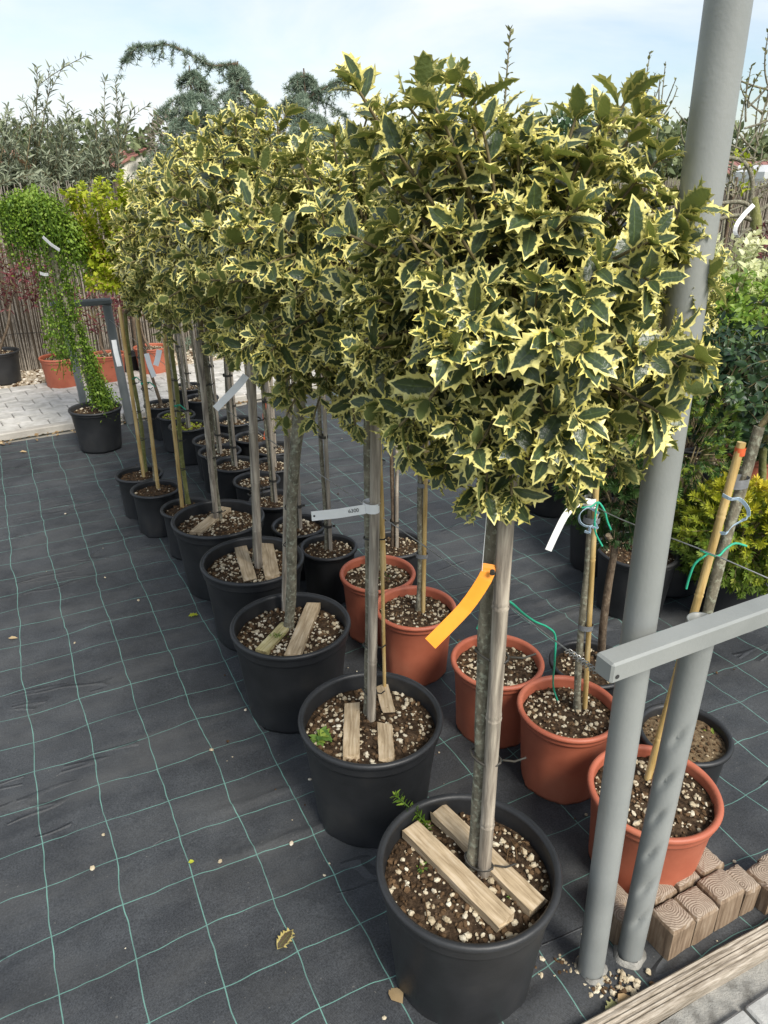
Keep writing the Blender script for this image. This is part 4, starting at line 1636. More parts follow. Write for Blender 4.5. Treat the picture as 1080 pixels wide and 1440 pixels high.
p = at(829, 935, .2)
k2 = thing('standard_conifer', 'small mop-headed conifer on a thin crooked trunk in a low black pot', 'potted tree', (p.x, p.y, .012))
add_pot(k2, 'low')
L = lambda q: local(k2, q)
tp = L(aty(866, 752, p.y + .02))
pts = smooth_path([L(at(845, 932, .17)), L(aty(848, 880, p.y)), L(aty(856, 820, p.y)), L(aty(863, 780, p.y)), tp], 14)
b = MB(); b.tube(pts, [.014 - .0003 * i for i in range(14)], 9); b.build('trunk', MT['bark_brown'], k2)
b = MB(); b.tube([pts[11], L(aty(855, 752, p.y - .02))], [.006, .008], 6); b.build('cut_stub', MT['slat'], k2)


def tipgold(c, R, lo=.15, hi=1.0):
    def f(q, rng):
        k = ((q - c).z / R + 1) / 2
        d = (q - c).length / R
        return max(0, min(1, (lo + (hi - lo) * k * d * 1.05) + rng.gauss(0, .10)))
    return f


ck = L(aty(868, 690, p.y + .08))
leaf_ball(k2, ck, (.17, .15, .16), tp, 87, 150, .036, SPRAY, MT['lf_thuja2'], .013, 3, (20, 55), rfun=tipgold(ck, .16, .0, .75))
k3p = at(962, 1034, .2)
k3 = thing('empty_pot', 'low black pot of dry brown peat standing behind the two steel pipes', 'pot', (k3p.x, k3p.y, .012))
add_pot(k3, 'low', 'peat', 'peat')
lv = Leaves()
rng = random.Random(8)
for i in range(5):
    a = rng.uniform(0, 6.28)
    lv.add(local(k3, at(1000, 1030, .18)) + Vector((rng.gauss(0, .008), rng.gauss(0, .008), 0)), (math.cos(a), math.sin(a), .7), (0, 0, 1), .016, .9)
lv.build('weed', LEAF, MT['weed'], k3)

# ------------------------------------------------------------------ golden conifer and its neighbours on the right
gp_ = at(1030, 808, .2)
gc = thing('golden_conifer', 'rounded golden-yellow conifer bush in a black pot behind the leaning bamboo', 'conifer', (gp_.x, gp_.y, .012))
add_pot(gc, 'mid', scale=.8)
cc = Vector((0, .0, .37))
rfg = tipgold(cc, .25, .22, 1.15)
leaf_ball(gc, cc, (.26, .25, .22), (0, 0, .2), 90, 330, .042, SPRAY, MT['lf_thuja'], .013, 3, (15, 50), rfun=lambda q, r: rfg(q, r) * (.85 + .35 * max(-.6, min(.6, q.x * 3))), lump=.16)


def ball_tree(label, px, py, seed, pot, trunk, r, Rc, mat, size=.04, templ=LEAF, group=None, barkm='bark_green', n=90, step=.012, z_c=None, grit=None, name='ball_tree'):
    P = POTS[pot]
    p = at(px, py, P['H'])
    root = thing(name, label, 'potted tree', (p.x, p.y, .012), group)
    add_pot(root, pot, grit)
    L = lambda q: local(root, q)
    b0 = L(at(trunk[0], trunk[1], P['sd']))
    tp = L(aty(trunk[2], trunk[3], p.y))
    add_stem(root, b0, tp, r, r * .85, MT[barkm], seed, .008)
    c = tp + Vector((0, 0, Rc[2] * .7)) if z_c is None else z_c
    leaf_ball(root, c, Rc, tp, seed, n, size, templ, mat, step)
    return root


G_BALL = 'dark green ball trees'
ball_tree('dark green ball tree on a knobbly green trunk behind the steel post', 958, 722, 101, 'small', (972, 716, 1003, 590), .021, (.30, .27, .25), MT['lf_dark'], .045, group=G_BALL, n=150, step=.013)
ball_tree('dark green ball tree on a green trunk rising directly behind the golden bush', 1085, 708, 102, 'small', (1066, 712, 1078, 600), .019, (.27, .27, .24), MT['lf_dark'], .045, group=G_BALL, n=120, step=.013)
p = at(1000, 650, .26)
r_ = thing('potted_shrub', 'bright green shrub in a wide black pot of pale chips behind the knobbly green trunk', 'potted shrub', (p.x, p.y, .012))
add_pot(r_, 'mid')
b = MB()
b.tube(wobble((0, 0, .24), (.05, .05, .62), random.Random(1)), .012, 8); b.build('trunk', MT['bark_brown'], r_)
leaf_ball(r_, (.05, .1, .92), (.34, .3, .32), (.05, .05, .6), 103, 140, .05, LEAF, MT['lf_lime'], .016)
p = at(1060, 640, .26)
r_ = thing('potted_conifer', 'green feathery conifer in an orange pot half hidden behind the ball trees', 'conifer', (p.x, p.y, .012))
add_pot(r_, 'terra_big')
leaf_ball(r_, (0, 0, .5), (.24, .24, .30), (0, 0, .24), 104, 120, .06, SPRAY, MT['lf_thuja2'], .018, rfun=lambda q, r: r.uniform(0, .5))

# shrubs further back on the right
def bush(label, X, Y, zc, R, seed, n, size, templ, mat, pot='mid', name='potted_shrub', step=.014, group=None, rfun=None, cat='potted shrub', ang=(35, 70), barkm='bark_brown'):
    root = thing(name, label, cat, (X, Y, .012), group)
    P = POTS[pot]
    add_pot(root, pot)
    lo = max(P['sd'] + .05, zc - R[2] * .7)
    b = MB()
    rg = random.Random(seed)
    for k in range(4):
        b.tube(wobble((rg.gauss(0, .015), rg.gauss(0, .015), P['sd'] - .01), (rg.gauss(0, .05), rg.gauss(0, .05), lo), rg), .008, 6)
    b.build('stems', MT[barkm], root)
    leaf_ball(root, (0, 0, zc), R, (0, 0, lo), seed, n, size, templ, mat, step, 4, ang, rfun=rfun)
    return root


bush('tall shrub with cream-white young leaves beside the steel post', 2.12, 4.6, 1.02, (.50, .4, .34), 111, 190, .055, LEAF, MT['lf_cream'], rfun=lambda q, r: max(0, min(1, .5 + (q.z - 1.0) * 1.6 + r.gauss(0, .12))))
bush('fresh lime green shrub between the steel post and the cream shrub', 1.76, 4.05, .86, (.26, .26, .28), 112, 110, .05, LEAF, MT['lf_lime'])
bush('small red-leaved shrub behind the cream shrub', 2.75, 5.5, 1.16, (.22, .2, .22), 113, 80, .05, NARROW, MT['lf_red'])
bush('dark leafy shrub in a black pot behind the blue-ribboned stem', 1.02, 3.1, .66, (.17, .17, .26), 114, 90, .04, LEAF, MT['lf_thuja2'], 'mid', rfun=lambda q, r: r.uniform(.3, 1))
bush('low lime-tipped shrub in a black pot behind the mop-headed conifer', 1.28, 2.92, .62, (.2, .2, .3), 115, 120, .036, SPRAY, MT['lf_thuja2'], 'mid', ang=(15, 50), rfun=lambda q, r: r.uniform(.2, .95))
for i, (X, Y) in enumerate(((1.05, 2.72), (.92, 3.75), (1.35, 3.75))):
    staked_tree(('slim bare-stemmed tree in a black pot standing on the cloth behind the white arching tag', 'slim tree in the further black pot seen past the lowest holly leaves', 'slim tree in a black pot behind the lime-tipped shrub')[i], 540 + X / (Y * _c + (CAM_H - .28) * _s) * F, 720 + F * ((CAM_H - .28) * _c - Y * _s) / (Y * _c + (CAM_H - .28) * _s), 120 + i, 'mid', crownR=(.16, .16, .18), cz=1.3, ntw=30)

# ------------------------------------------------------------------ left: weeping tree, lime shrub, path-side pots
p = at(134, 575, .28)
wp = thing('weeping_tree', 'weeping green tree with a round mop head and trailing fronds, in a black pot', 'potted tree', (p.x, p.y, .012))
add_pot(wp, 'mid')
L = lambda q: local(wp, q)
YW = p.y
trk = smooth_path([L(at(137, 577, .25)), L(aty(118, 510, YW)), L(aty(100, 450, YW)), L(aty(82, 390, YW)), L(aty(70, 340, YW)), L(aty(60, 285, YW))], 16)
b = MB(); b.tube(trk, [.022 - .0004 * i for i in range(16)], 9); b.build('trunk', MT['bark'], wp)
rng = random.Random(17)
br = MB(); lv = Leaves()


def strand(path_, n, size, spread=.02, rad=.002):
    br.tube(path_, [rad] * len(path_), 4, cap=False)
    for i in range(n):
        f = rng.random() * (len(path_) - 1)
        k = min(int(f), len(path_) - 2)
        q = path_[k].lerp(path_[k + 1], f - k)
        d = Vector((rng.gauss(0, .7), rng.gauss(0, .7), rng.gauss(-.3, .5))).normalized()
        lv.add(q + Vector((rng.gauss(0, spread), rng.gauss(0, spread), rng.gauss(0, spread))), d, (rng.gauss(0, .6), rng.gauss(0, .6), 1), size * rng.uniform(.7, 1.2), rng.random())


apex = L(aty(46, 288, YW))
for i in range(150):                                      # the mop head
    a = rng.uniform(0, 6.28)
    rr = .155 * math.sqrt(rng.random()) + .02
    c = apex + Vector((math.cos(a) * rr * .5, math.sin(a) * rr * .5, .07))
    e = apex + Vector((math.cos(a) * rr * 1.1, math.sin(a) * rr * 1.1, -.10 - rng.uniform(0, .28)))
    strand(bez(apex + Vector((0, 0, -.05)), c + Vector((math.cos(a) * rr * .9, math.sin(a) * rr * .9, .06)), e, 7), 60, .018)
a2 = L(aty(96, 315, YW + .1))
for i in range(30):
    a = rng.uniform(0, 6.28)
    rr = .075 * math.sqrt(rng.random()) + .02
    e = a2 + Vector((math.cos(a) * rr * 1.1, math.sin(a) * rr * 1.1, -.2 - rng.uniform(0, .25)))
    strand(bez(apex, a2 + Vector((math.cos(a) * rr, math.sin(a) * rr, .07)), e, 7), 50, .018)
for (x0, y0, x1, y1, n, sp) in ((60, 370, 78, 470, 10, .06), (85, 370, 96, 500, 14, .07), (100, 400, 92, 520, 10, .06), (95, 430, 125, 520, 12, .06), (112, 470, 140, 560, 14, .06), (125, 500, 150, 572, 14, .07), (135, 540, 150, 575, 16, .05)):
    for i in range(n):
        s_ = L(aty(x0 + rng.gauss(0, 5), y0 + rng.gauss(0, 8), YW)); e = L(aty(x1 + rng.gauss(0, 8), y1 + rng.gauss(0, 10), YW + rng.gauss(0, .06)))
        strand(bez(s_, s_.lerp(e, .4) + Vector((rng.gauss(0, .04), rng.gauss(0, .04), 0)), e, 7), 55, .017, .022)
for i in range(4200):
    v_ = Vector((rng.gauss(0, 1), rng.gauss(0, 1), rng.gauss(.35, 1))).normalized()
    lobe = rng.random() < .78
    cc_ = apex + Vector((0, 0, -.10)) if lobe else a2 + Vector((0, 0, -.10))
    R_ = (.175, .17, .20) if lobe else (.10, .10, .16)
    q_ = cc_ + rounded(v_, R_) * (rng.uniform(.55, 1.06) * (1 + .12 * noise.noise(v_ * 3)))
    if q_.z < cc_.z - .12 and rng.random() < .6:
        continue
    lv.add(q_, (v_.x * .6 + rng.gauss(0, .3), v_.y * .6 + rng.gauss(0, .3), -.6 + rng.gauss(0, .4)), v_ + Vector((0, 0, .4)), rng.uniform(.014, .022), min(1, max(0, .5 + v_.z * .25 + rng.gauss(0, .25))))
cr = br.build('crown', MT['lf_weep'], wp)
lv.build('foliage', ROUND, MT['lf_weep'], cr)
strip(wp, [L(aty(60, 333, YW - .24)), L(aty(72, 344, YW - .24)), L(aty(84, 352, YW - .24))], .022, (.3, -.5, 1), MT['tag'])
strip(wp, [L(aty(56, 384, YW - .1)), L(aty(62, 386, YW - .11)), L(aty(68, 386, YW - .1))], .02, (.1, -.3, 1), MT['tag'])

p = at(228, 570, .24)
lm = thing('lime_shrub', 'lime green shrub with spiky upswept branches beside the weeping mop head', 'potted tree', (p.x, p.y, .012))
add_pot(lm, 'small')
L = lambda q: local(lm, q)
tp = L(aty(178, 405, p.y))
add_stem(lm, (0, 0, .2), tp, .012, .01, MT['bark_brown'], 130, .01)
rng = random.Random(23)
br = MB(); lv = Leaves()
tips = [(70, 298), (98, 270), (108, 268), (135, 270), (140, 262), (168, 250), (178, 262), (192, 275), (205, 285), (160, 300), (125, 330), (110, 350), (95, 330), (150, 340), (185, 330), (200, 350), (120, 395), (140, 380), (170, 360)]
for (x, y) in tips * 3:
    e = L(aty(x + rng.gauss(0, 5), y + rng.gauss(0, 6), p.y + rng.gauss(0, .1)))
    pth = bez(tp, tp.lerp(e, .45) + Vector((rng.gauss(-.02, .03), rng.gauss(0, .05), -.03)), e, 9)
    br.tube(pth, [.006 - .0005 * i for i in range(9)], 5, cap=False)
    along(lv, pth, rng, .12, .0058, .034, (35, 90), 5, .4, 0, .3)
    for k in range(4):
        q = pth[rng.randrange(3, 8)]
        e2 = q + Vector((rng.gauss(0, .05), rng.gauss(0, .05), rng.gauss(.05, .04)))
        sp = bez(q, q.lerp(e2, .5), e2, 4)
        br.tube(sp, .0016, 4, cap=False)
        along(lv, sp, rng, .1, .006, .03, (35, 90), 4, .4, 0, .3)
cr = br.build('crown', MT['bamboo'], lm)
lv.build('foliage', ROUND, MT['lf_gold'], cr)

# pots by the fence
def fence_pot(label, px, py, pot, scale=1.0):
    P = POTS[pot]
    p = at(px, py, P['H'] * scale)
    r = thing('potted_plant', label, 'potted plant', (p.x, p.y, .012))
    add_pot(r, pot, scale=scale)
    return r, p


r1, p1 = fence_pot('green trailing shrub in an orange pot on the gravel by the path', 84, 503, 'terra_big', 1.02)
leaf_ball(r1, (0.05, 0, .42), (.16, .14, .22), (0, 0, .25), 140, 70, .03, ROUND, MT['lf_weep'], .012)
r2, p2 = fence_pot('red-leaved maple in an orange pot behind the weeping tree', 150, 499, 'terra_big', .95)
r3, p3 = fence_pot('small red maple in the orange pot framed by two bamboo canes', 212, 489, 'terra_big', .95)
r4, p4 = fence_pot('red maple with drooping leaves in a black pot against the fence', -2, 495, 'mid', 1.0)


def maple(root, base, c, R, seed, n=60):
    b = MB()
    rg = random.Random(seed)
    top = Vector(c) - Vector((0, 0, R[2] * .5))
    b.tube(wobble(base, top, rg, 10, .03), [.014 - .0007 * i for i in range(10)], 7)
    b.build('trunk', MT['bark_brown'], root)
    leaf_ball(root, c, R, top, seed, n, .06, NARROW, MT['lf_red'], .02, 4, (50, 110))


maple(r2, (0, 0, .23), (-.06, .0, .66), (.30, .2, .26), 141, 45)
maple(r3, (0, 0, .23), (-.15, .05, .72), (.25, .2, .22), 142, 35)
maple(r4, (0, 0, .25), (.22, .05, .92), (.33, .2, .28), 143, 80)
tp_ = at(28, 515, 0)
bt = thing('bare_sapling', 'thin dark bare sapling standing against the reed fence', 'sapling', (tp_.x, tp_.y, .008))
b = MB()
b.tube(wobble((0, 0, 0), (-.22, .03, 1.05), random.Random(3), 10, .03), [.014 - .0009 * i for i in range(10)], 7)
b.build('trunk', MT['tie'], bt)
b = MB()
b.tube(wobble((-.12, .02, .5), (.15, .05, .82), random.Random(5), 8, .02), .006, 5)
b.tube(wobble((-.14, .02, .6), (-.4, .05, .5), random.Random(6), 8, .03), .005, 5)
b.build('branch', MT['tie'], bt)
cr_ = at(192, 505, .1)
cp = thing('plant_crate', 'low dark plastic crate beside the orange pots at the fence', 'crate', (cr_.x, cr_.y, .012), rotz=PDIR)
b = MB()
b.box((0, -.12, .075), (.34, .012, .13), b=.003); b.box((0, .12, .075), (.34, .012, .13), b=.003)
b.box((-.164, 0, .075), (.012, .228, .13), b=.003); b.box((.164, 0, .075), (.012, .228, .13), b=.003); b.box((0, 0, .012), (.316, .228, .012))
b.build('crate_body', MT['black'], cp)
b = MB(); b.box((0, -.123, .142), (.36, .022, .012), b=.003); b.box((0, .123, .142), (.36, .022, .012), b=.003); b.build('crate_rim', MT['black'], cp)

# ------------------------------------------------------------------ steel frame by the camera
post_b = at(831, 1378, 0)
post_b.y += .012
pipe_b = at(886, 1353, 0)
pipe_b.y += .012
fr = thing('steel_frame', 'grey painted steel frame of a tall post, a dented pipe and a square rail', 'frame', (post_b.x, post_b.y, 0))
L = lambda q: local(fr, q)
top_p = aty(1033, -60, post_b.y)
b = MB()
d_ = (top_p - post_b)
pts = [post_b + d_ * (i / 10 * 1.18) for i in range(11)]
b.tube([L(q) for q in pts], .0295, 28)
b.build('post', MT['steel'], fr)
b = MB(); b.lathe([(.042, 0.008), (.040, .016), (.031, .022), (.030, .03)], 24, wob=lambda i, k: .003 * math.sin(k * .785) + .002 * math.sin(k * 1.57 + 1)); b.build('post_collar', MT['mortar'], fr)
# dented pipe, open at the top
b = MB()
n, rings = 28, 90
pt = L(aty(988, 873, pipe_b.y + .004))
pb = L(pipe_b)
vs, fs = [], []
for i in range(rings + 1):
    t = i / rings
    c = pb.lerp(pt, t)
    for k in range(n):
        a = 2 * math.pi * k / n
        r = .0285
        # hammered dents, a short spiral of them
        for dz in (.17, .28, .39, .50, .61, .73):
            ad = -1.95 + .2 * math.sin(dz * 9)
            da = (a - ad + math.pi) % (2 * math.pi) - math.pi
            r -= .0125 * math.exp(-((t - dz - .05 * da) / .016) ** 2 - (da / .50) ** 2)
        vs.append(c + Vector((math.cos(a) * r, math.sin(a) * r, 0)))
for i in range(rings):
    for k in range(n):
        k2 = (k + 1) % n
        fs.append([i * n + k, i * n + k2, (i + 1) * n + k2, (i + 1) * n + k])
b.add(vs, fs, 0, True)
inn = [pt + Vector((math.cos(2 * math.pi * k / n) * r_i, math.sin(2 * math.pi * k / n) * r_i, z)) for (r_i, z) in ((.0285, 0), (.0275, .002), (.0245, .001), (.0245, -.12)) for k in range(n)]
b.add(inn, [[i * n + k, i * n + (k + 1) % n, (i + 1) * n + (k + 1) % n, (i + 1) * n + k] for i in range(3) for k in range(n)], 0, True)
b.build('dented_pipe', MT['steel'], fr)
b = MB(); b.lathe([(.040, 0.008), (.038, .016), (.030, .024)], 24, o=tuple(pb), wob=lambda i, k: .003 * math.sin(k * .52) + .002 * math.sin(k * 1.31 + 2)); b.build('pipe_collar', MT['mortar'], fr)
# rail: square tube, welded to the camera side of both uprights
rz = .964
rl = at(836, 915, rz)
# keep it on the near side of both uprights
mid_post = post_b + d_ * (rz / d_.z)
mid_pipe = Vector(fr.location) + pb.lerp(pt, .98)
rdir = W
nrm = -U
off = max((mid_post).dot(nrm), (mid_pipe).dot(nrm)) + .0285 + .0195
rl = rl + nrm * (off - rl.dot(nrm)) - rdir * .022
RLEN = 1.6
ctr = rl + rdir * (RLEN / 2)
b = MB()
rm = Matrix.Rotation(ROW, 3, 'Z')
b.box(L(ctr), (RLEN, .042, .040), rm, .004)
rail = b.build('rail', MT['steel'], fr, fix=True)
b = MB()
hc = rl + rdir * .012 + nrm * .0215 + Vector((0, 0, -.006))
b.tube([L(hc), L(hc + nrm * .0008)], .004, 12); b.build('bolt_hole', MT['ink'], rail)
b = MB()
for (u, who) in ((mid_post, 0), (mid_pipe, 1)):
    q = rl + rdir * ((u - rl).dot(rdir)) - nrm * .021
    for k in range(9):
        b.tube([L(q + rdir * (-.028 + .007 * k) + Vector((0, 0, -.0175))), L(q + rdir * (-.022 + .007 * k) + Vector((0, 0, -.0185)))], .0038, 6)
b.build('weld_bead', MT['steel'], rail)

# far frame at the other end of the row
fb = at(184, 598, 0)
ff = thing('bent_pipe_frame', 'dark grey bent-pipe frame at the far end of the rows beside the weeping tree', 'frame', (fb.x, fb.y, 0))
L = lambda q: local(ff, q)
ftop = aty(149, 424, fb.y)
b = MB()
b.tube([L(fb), L(fb.lerp(ftop, .9)), L(fb.lerp(ftop, .97))], .031, 14)
b.build('post', MT['steel_dark'], ff)
b = MB()
ctrF = L(ftop) - W * .16 + Vector((0, 0, .0))
b.box(ctrF, (.40, .05, .045), rm, .012)
b.build('rail', MT['steel_dark'], ff, fix=True)
b = MB()
e = L(fb) - W * .30
b.tube([e, e + Vector((0, 0, .3)), Vector((ctrF.x, ctrF.y, 0)) - W * .13 + Vector((0, 0, ftop.z - .03))], .026, 12)
b.build('second_post', MT['steel_dark'], ff)

# guide wires, twine
def wire(label, pts, r=.0016, mat='galv', name='guide_wire', n=30):
    b = MB()
    b.tube(smooth_path(pts, n), r, 5)
    o = b.build(name, MT[mat])
    return tag(o, label, 'wire' if mat == 'galv' else 'twine')


w0 = rl + rdir * .004 + Vector((0, 0, -.018))
far_e = Vector((ftop.x, ftop.y, ftop.z - .12))
mid_w = aty(607, 775, 1.60)
wire('thin steel wire strung from the grey rail end along the slim stems', [rl + rdir * .004 + Vector((0, 0, -.018)), mid_w, w0.lerp(far_e, .55) + Vector((0, 0, -.03)), far_e])
# coil of the wire end
b = MB()
b.tube([w0.lerp(mid_w, .02 + .0035 * i) + Vector((math.cos(i * 1.3) * .006, 0, math.sin(i * 1.3) * .006)) for i in range(40)], .0012, 4)
tag(b.build('wire_coil', MT['galv']), 'coiled wire end just beside the tip of the grey rail', 'wire')
wire('thin steel wire tied with green twine to the leaning bamboo', [aty(1130, 835, 1.30), aty(989, 774, 1.425), aty(842, 715, 1.70), aty(770, 652, 1.98), aty(640, 560, 2.9), aty(430, 470, 4.3)])
wire('loose green twine trailing from the orange-tagged stem into an orange pot', [aty(700, 845, 1.20), aty(716, 846, 1.25), aty(735, 862, 1.35), aty(752, 874, 1.45), aty(770, 882, 1.52), aty(781, 895, 1.56), aty(780, 930, 1.58), at(778, 965, .30), at(787, 993, .25)], .0028, 'twine', 'green_twine', 40)
wire('short scrap of green twine dangling behind the orange-tagged stem', [aty(679, 869, 1.2), aty(675, 876, 1.2), aty(671, 884, 1.2)], .0026, 'twine', 'green_twine', 6)

# ------------------------------------------------------------------ slats on the soil of the big pots
def slat(label, a, b_, w, th, z, seed, moss=False, ragged=0.0, tilt=0.0):
    """a, b_: photo survey points of the two end middles on the soil level z"""
    p, q = at(a[0], a[1], z), at(b_[0], b_[1], z)
    d = q - p
    ln = d.length
    rg = random.Random(seed)
    m = MB()
    ns = 9
    vs, fs = [], []
    for i in range(ns):
        x = -ln / 2 + ln * i / (ns - 1)
        for (sy, sz) in ((-1, -1), (1, -1), (1, 1), (.92, 1.06), (-.92, 1.06), (-1, 1)):
            ex = (rg.uniform(-1, 1) * ragged if i in (0, ns - 1) else 0)
            vs.append((x + ex, sy * w / 2 * (1 + rg.uniform(-.02, .02)) + rg.uniform(-1, 1) * ragged * .08, sz * th / 2 + rg.uniform(-.0006, .0006)))
    for i in range(ns - 1):
        for k in range(6):
            k2 = (k + 1) % 6
            fs.append([i * 6 + k, i * 6 + k2, i * 6 + 6 + k2, i * 6 + 6 + k])
    fs.append([5, 4, 3, 2, 1, 0])
    e = (ns - 1) * 6
    fs.append([e + k for k in range(6)])
    m.add(vs, fs)
    o = m.build('wood_slat', MT['slat_moss'] if moss else MT['slat'], fix=True)
    c = (p + q) / 2
    o.location = (c.x, c.y, z)
    o.rotation_euler = (tilt, rg.uniform(-.02, .02), math.atan2(d.y, d.x))
    tag(o, label, 'slat')
    return o


Z = .312
slat('long bleached slat on the soil in front of the orange-tagged stem', (578, 1166), (712, 1300), .048, .022, Z + .004, 1, ragged=.004)
slat('knotty bleached slat lying behind the orange-tagged stem', (616, 1142), (757, 1278), .046, .024, Z, 2, ragged=.004)
slat('weathered slat in the second big pot, left of its stem, below the printed white tag', (495, 992), (494, 1066), .044, .02, Z - .006, 3, ragged=.008)
slat('upper half of a broken slat behind the stem with the printed white tag', (537, 966), (546, 1002), .038, .018, Z - .008, 4, ragged=.012)
slat('lower half of a broken slat beside the stem with the printed white tag', (541, 1024), (544, 1070), .042, .018, Z - .008, 5, ragged=.014)
slat('moss-patched slat on the soil beside the thick bare trunk', (403, 880), (368, 918), .042, .02, Z - .004, 6, True, .005)
slat('pale clean slat running past the thick bare trunk', (441, 852), (411, 924), .05, .022, Z, 7, ragged=.005)
slat('broken slat half buried in soil, under the slanting white tag', (337, 766), (352, 818), .05, .018, Z - .006, 8, ragged=.016)
slat('short pale slat on the other side of the stem with the slanting white tag', (374, 762), (383, 812), .056, .02, Z - .002, 9, ragged=.01)
slat('single slat in the fifth big pot beside the bamboo canes', (318, 716), (275, 750), .054, .018, Z - .004, 10, ragged=.008)

# moss, weeds on the pots
lv = Leaves()
rng = random.Random(31)
for i in range(60):
    q = at(390, 892, .33) + Vector((rng.gauss(0, .012), rng.gauss(0, .010), -.006))
    lv.add(q, (rng.gauss(0, 1), rng.gauss(0, 1), .5), (0, 0, 1), .0065, rng.random())
tag(lv.build('moss_patch', LEAF, MT['moss']), 'bright moss growing on the slat beside the thick trunk', 'moss')
w1 = MB()
fw = thing('sprig_weed', 'feathery green weed sprig poking over the rim of the orange-tagged pot', 'weed', tuple(at(602, 1166, .30)))
pthw = smooth_path([(0, 0, 0), local(fw, at(592, 1150, .325)), local(fw, at(576, 1136, .345)), local(fw, at(556, 1118, .365))], 12)
w1.tube(pthw, .0018, 5); w1.build('stalk', MT['lf_weep'], fw)
lv = Leaves()
along(lv, pthw, rng, .0, .0014, .017, (45, 85), 6, .6, 0, .3)
lv.build('leaflets', NARROW, MT['lf_weep'], fw)
for k, (px, py, sc, lab) in enumerate(((594, 1222, .5, 'tiny weed by the front edge of the long bleached slat'), (722, 1258, .6, 'tiny weed between the knotty slat and the long slat'), (452, 1040, 1.1, 'little green weed rosette near the rim of the second big pot'))):
    q = at(px, py, .30)
    lv = Leaves()
    for i in range(16 if k < 2 else 24):
        a = rng.uniform(0, 6.28)
        lv.add(Vector((rng.gauss(0, .008), rng.gauss(0, .008), rng.uniform(0, .01))) * sc, (math.cos(a), math.sin(a), rng.uniform(.1, .8)), (0, 0, 1), .03 * sc, rng.random())
    o = lv.build('pot_weed', NARROW if k < 2 else LEAF, MT['weed'], loc=q, kind=None)
    tag(o, lab, 'weed')

# dry stalks and husks on the first pot
lv = Leaves()
b = MB()
for i in range(7):
    c = at(720 + rng.gauss(0, 14), 1195 + rng.gauss(0, 10), .305)
    e = c + Vector((rng.gauss(0, .03), rng.gauss(0, .03), .005))
    b.tube(bez(c, c.lerp(e, .5) + Vector((rng.gauss(0, .01), rng.gauss(0, .01), .018)), e, 6), .0012, 4)
for (px, py) in ((628, 1283), (640, 1290), (596, 1262), (505, 1055), (545, 1062)):
    c = at(px, py, .302)
    e = c + Vector((rng.gauss(0, .025), rng.gauss(0, .025), .002))
    b.tube(bez(c, c.lerp(e, .5) + Vector((0, 0, .012)), e, 5), .0011, 4)
tag(b.build('dry_stalks', MT['litter']), 'thin dry stalks scattered on the soil of the front pots', 'dry stalks', kind='stuff')

# ------------------------------------------------------------------ square log blocks and edging board
tops = [((945, 1291), 0), ((981, 1274), 0), ((1021, 1256), .012), ((1056, 1241), -.004), ((943, 1256), 0), ((976, 1241), .003), ((1010, 1225), .006), ((869, 1283), -.01), ((862, 1262), -.012), ((1081, 1231), 0), ((1095, 1215), .0), ((1105, 1237), 0)]
names = ['square wooden block at the front corner of the block row beside the dented pipe', 'square wooden block second along the front of the block row', 'wide square wooden block third along the front of the block row', 'narrow wooden block at the end of the brown front row',
         'square wooden block of the rear row right behind the dented pipe', 'square wooden block in the middle of the rear row', 'square wooden block at the end of the rear row with clear rings',
         'lone wooden block seen between the two steel uprights', 'wooden block hidden mostly by the two steel uprights', 'grey wooden block past the brown block row', 'grey wooden block behind another grey block past the row', 'grey wooden block at the outer end of the row']
bw = [.077, .077, .086, .056, .077, .077, .077, .05, .077, .077, .077, .077]
f0_, r0_ = at(945, 1291, .092), at(943, 1256, .092)
for i, ((c, dz), lab) in enumerate(zip(tops, names)):
    h = .092 + dz
    p = at(c[0], c[1], h)
    if i < 4:
        p = f0_ + W * (sum(bw[:i]) + bw[i] / 2 - bw[0] / 2 + .002 * i)
    elif i < 7:
        p = f0_ + U * .079 + W * (.079 * (i - 4) + .028)
    rg = random.Random(i)
    m = MB()
    wx = bw[i]
    wy = .074
    # top face subdivided and softly rounded
    ns = 6
    vs, fs = [], []
    for (lvl, inset) in ((-.015, 0), (h - .010, 0), (h - .003, .0035), (h, .009)):
        for k in range(4 * ns):
            s_, t_ = divmod(k, ns)
            u = -1 + 2 * t_ / ns
            x, y = ((u, -1), (1, u), (-u, 1), (-1, -u))[s_]
            rx, ry = wx / 2 - inset, wy / 2 - inset
            cr = 1 - .03 * (abs(x) * abs(y)) ** 6
            vs.append((x * rx * cr + rg.gauss(0, .0006), y * ry * cr + rg.gauss(0, .0006), lvl + rg.gauss(0, .0006)))
    N4 = 4 * ns
    for l_ in range(3):
        for k in range(N4):
            k2 = (k + 1) % N4
            fs.append([l_ * N4 + k, l_ * N4 + k2, (l_ + 1) * N4 + k2, (l_ + 1) * N4 + k])
    vs.append((0, 0, h + .003))
    for k in range(N4):
        fs.append([3 * N4 + k, 3 * N4 + (k + 1) % N4, len(vs) - 1])
    ox, oy = rg.uniform(-.022, .022), rg.uniform(-.022, .022)
    m.add([(x_ + ox, y_ + oy, z_) for (x_, y_, z_) in vs], fs)
    o = m.build('log_block', MT['block'], fix=True)
    rz_ = ROW + rg.gauss(0, .025)
    oo = Matrix.Rotation(rz_, 3, 'Z') @ Vector((ox, oy, 0))
    o.location = (p.x - oo.x, p.y - oo.y, .012)
    o.rotation_euler = (rg.gauss(0, .02), rg.gauss(0, .02), rz_)
    tag(o, lab, 'wooden block', 'square log blocks')

bd0, bd1 = at(905, 1416, .035), at(1080, 1318, .035)
bdir = (bd1 - bd0).normalized()
ba_ = math.atan2(bdir.y, bdir.x)
m = MB()
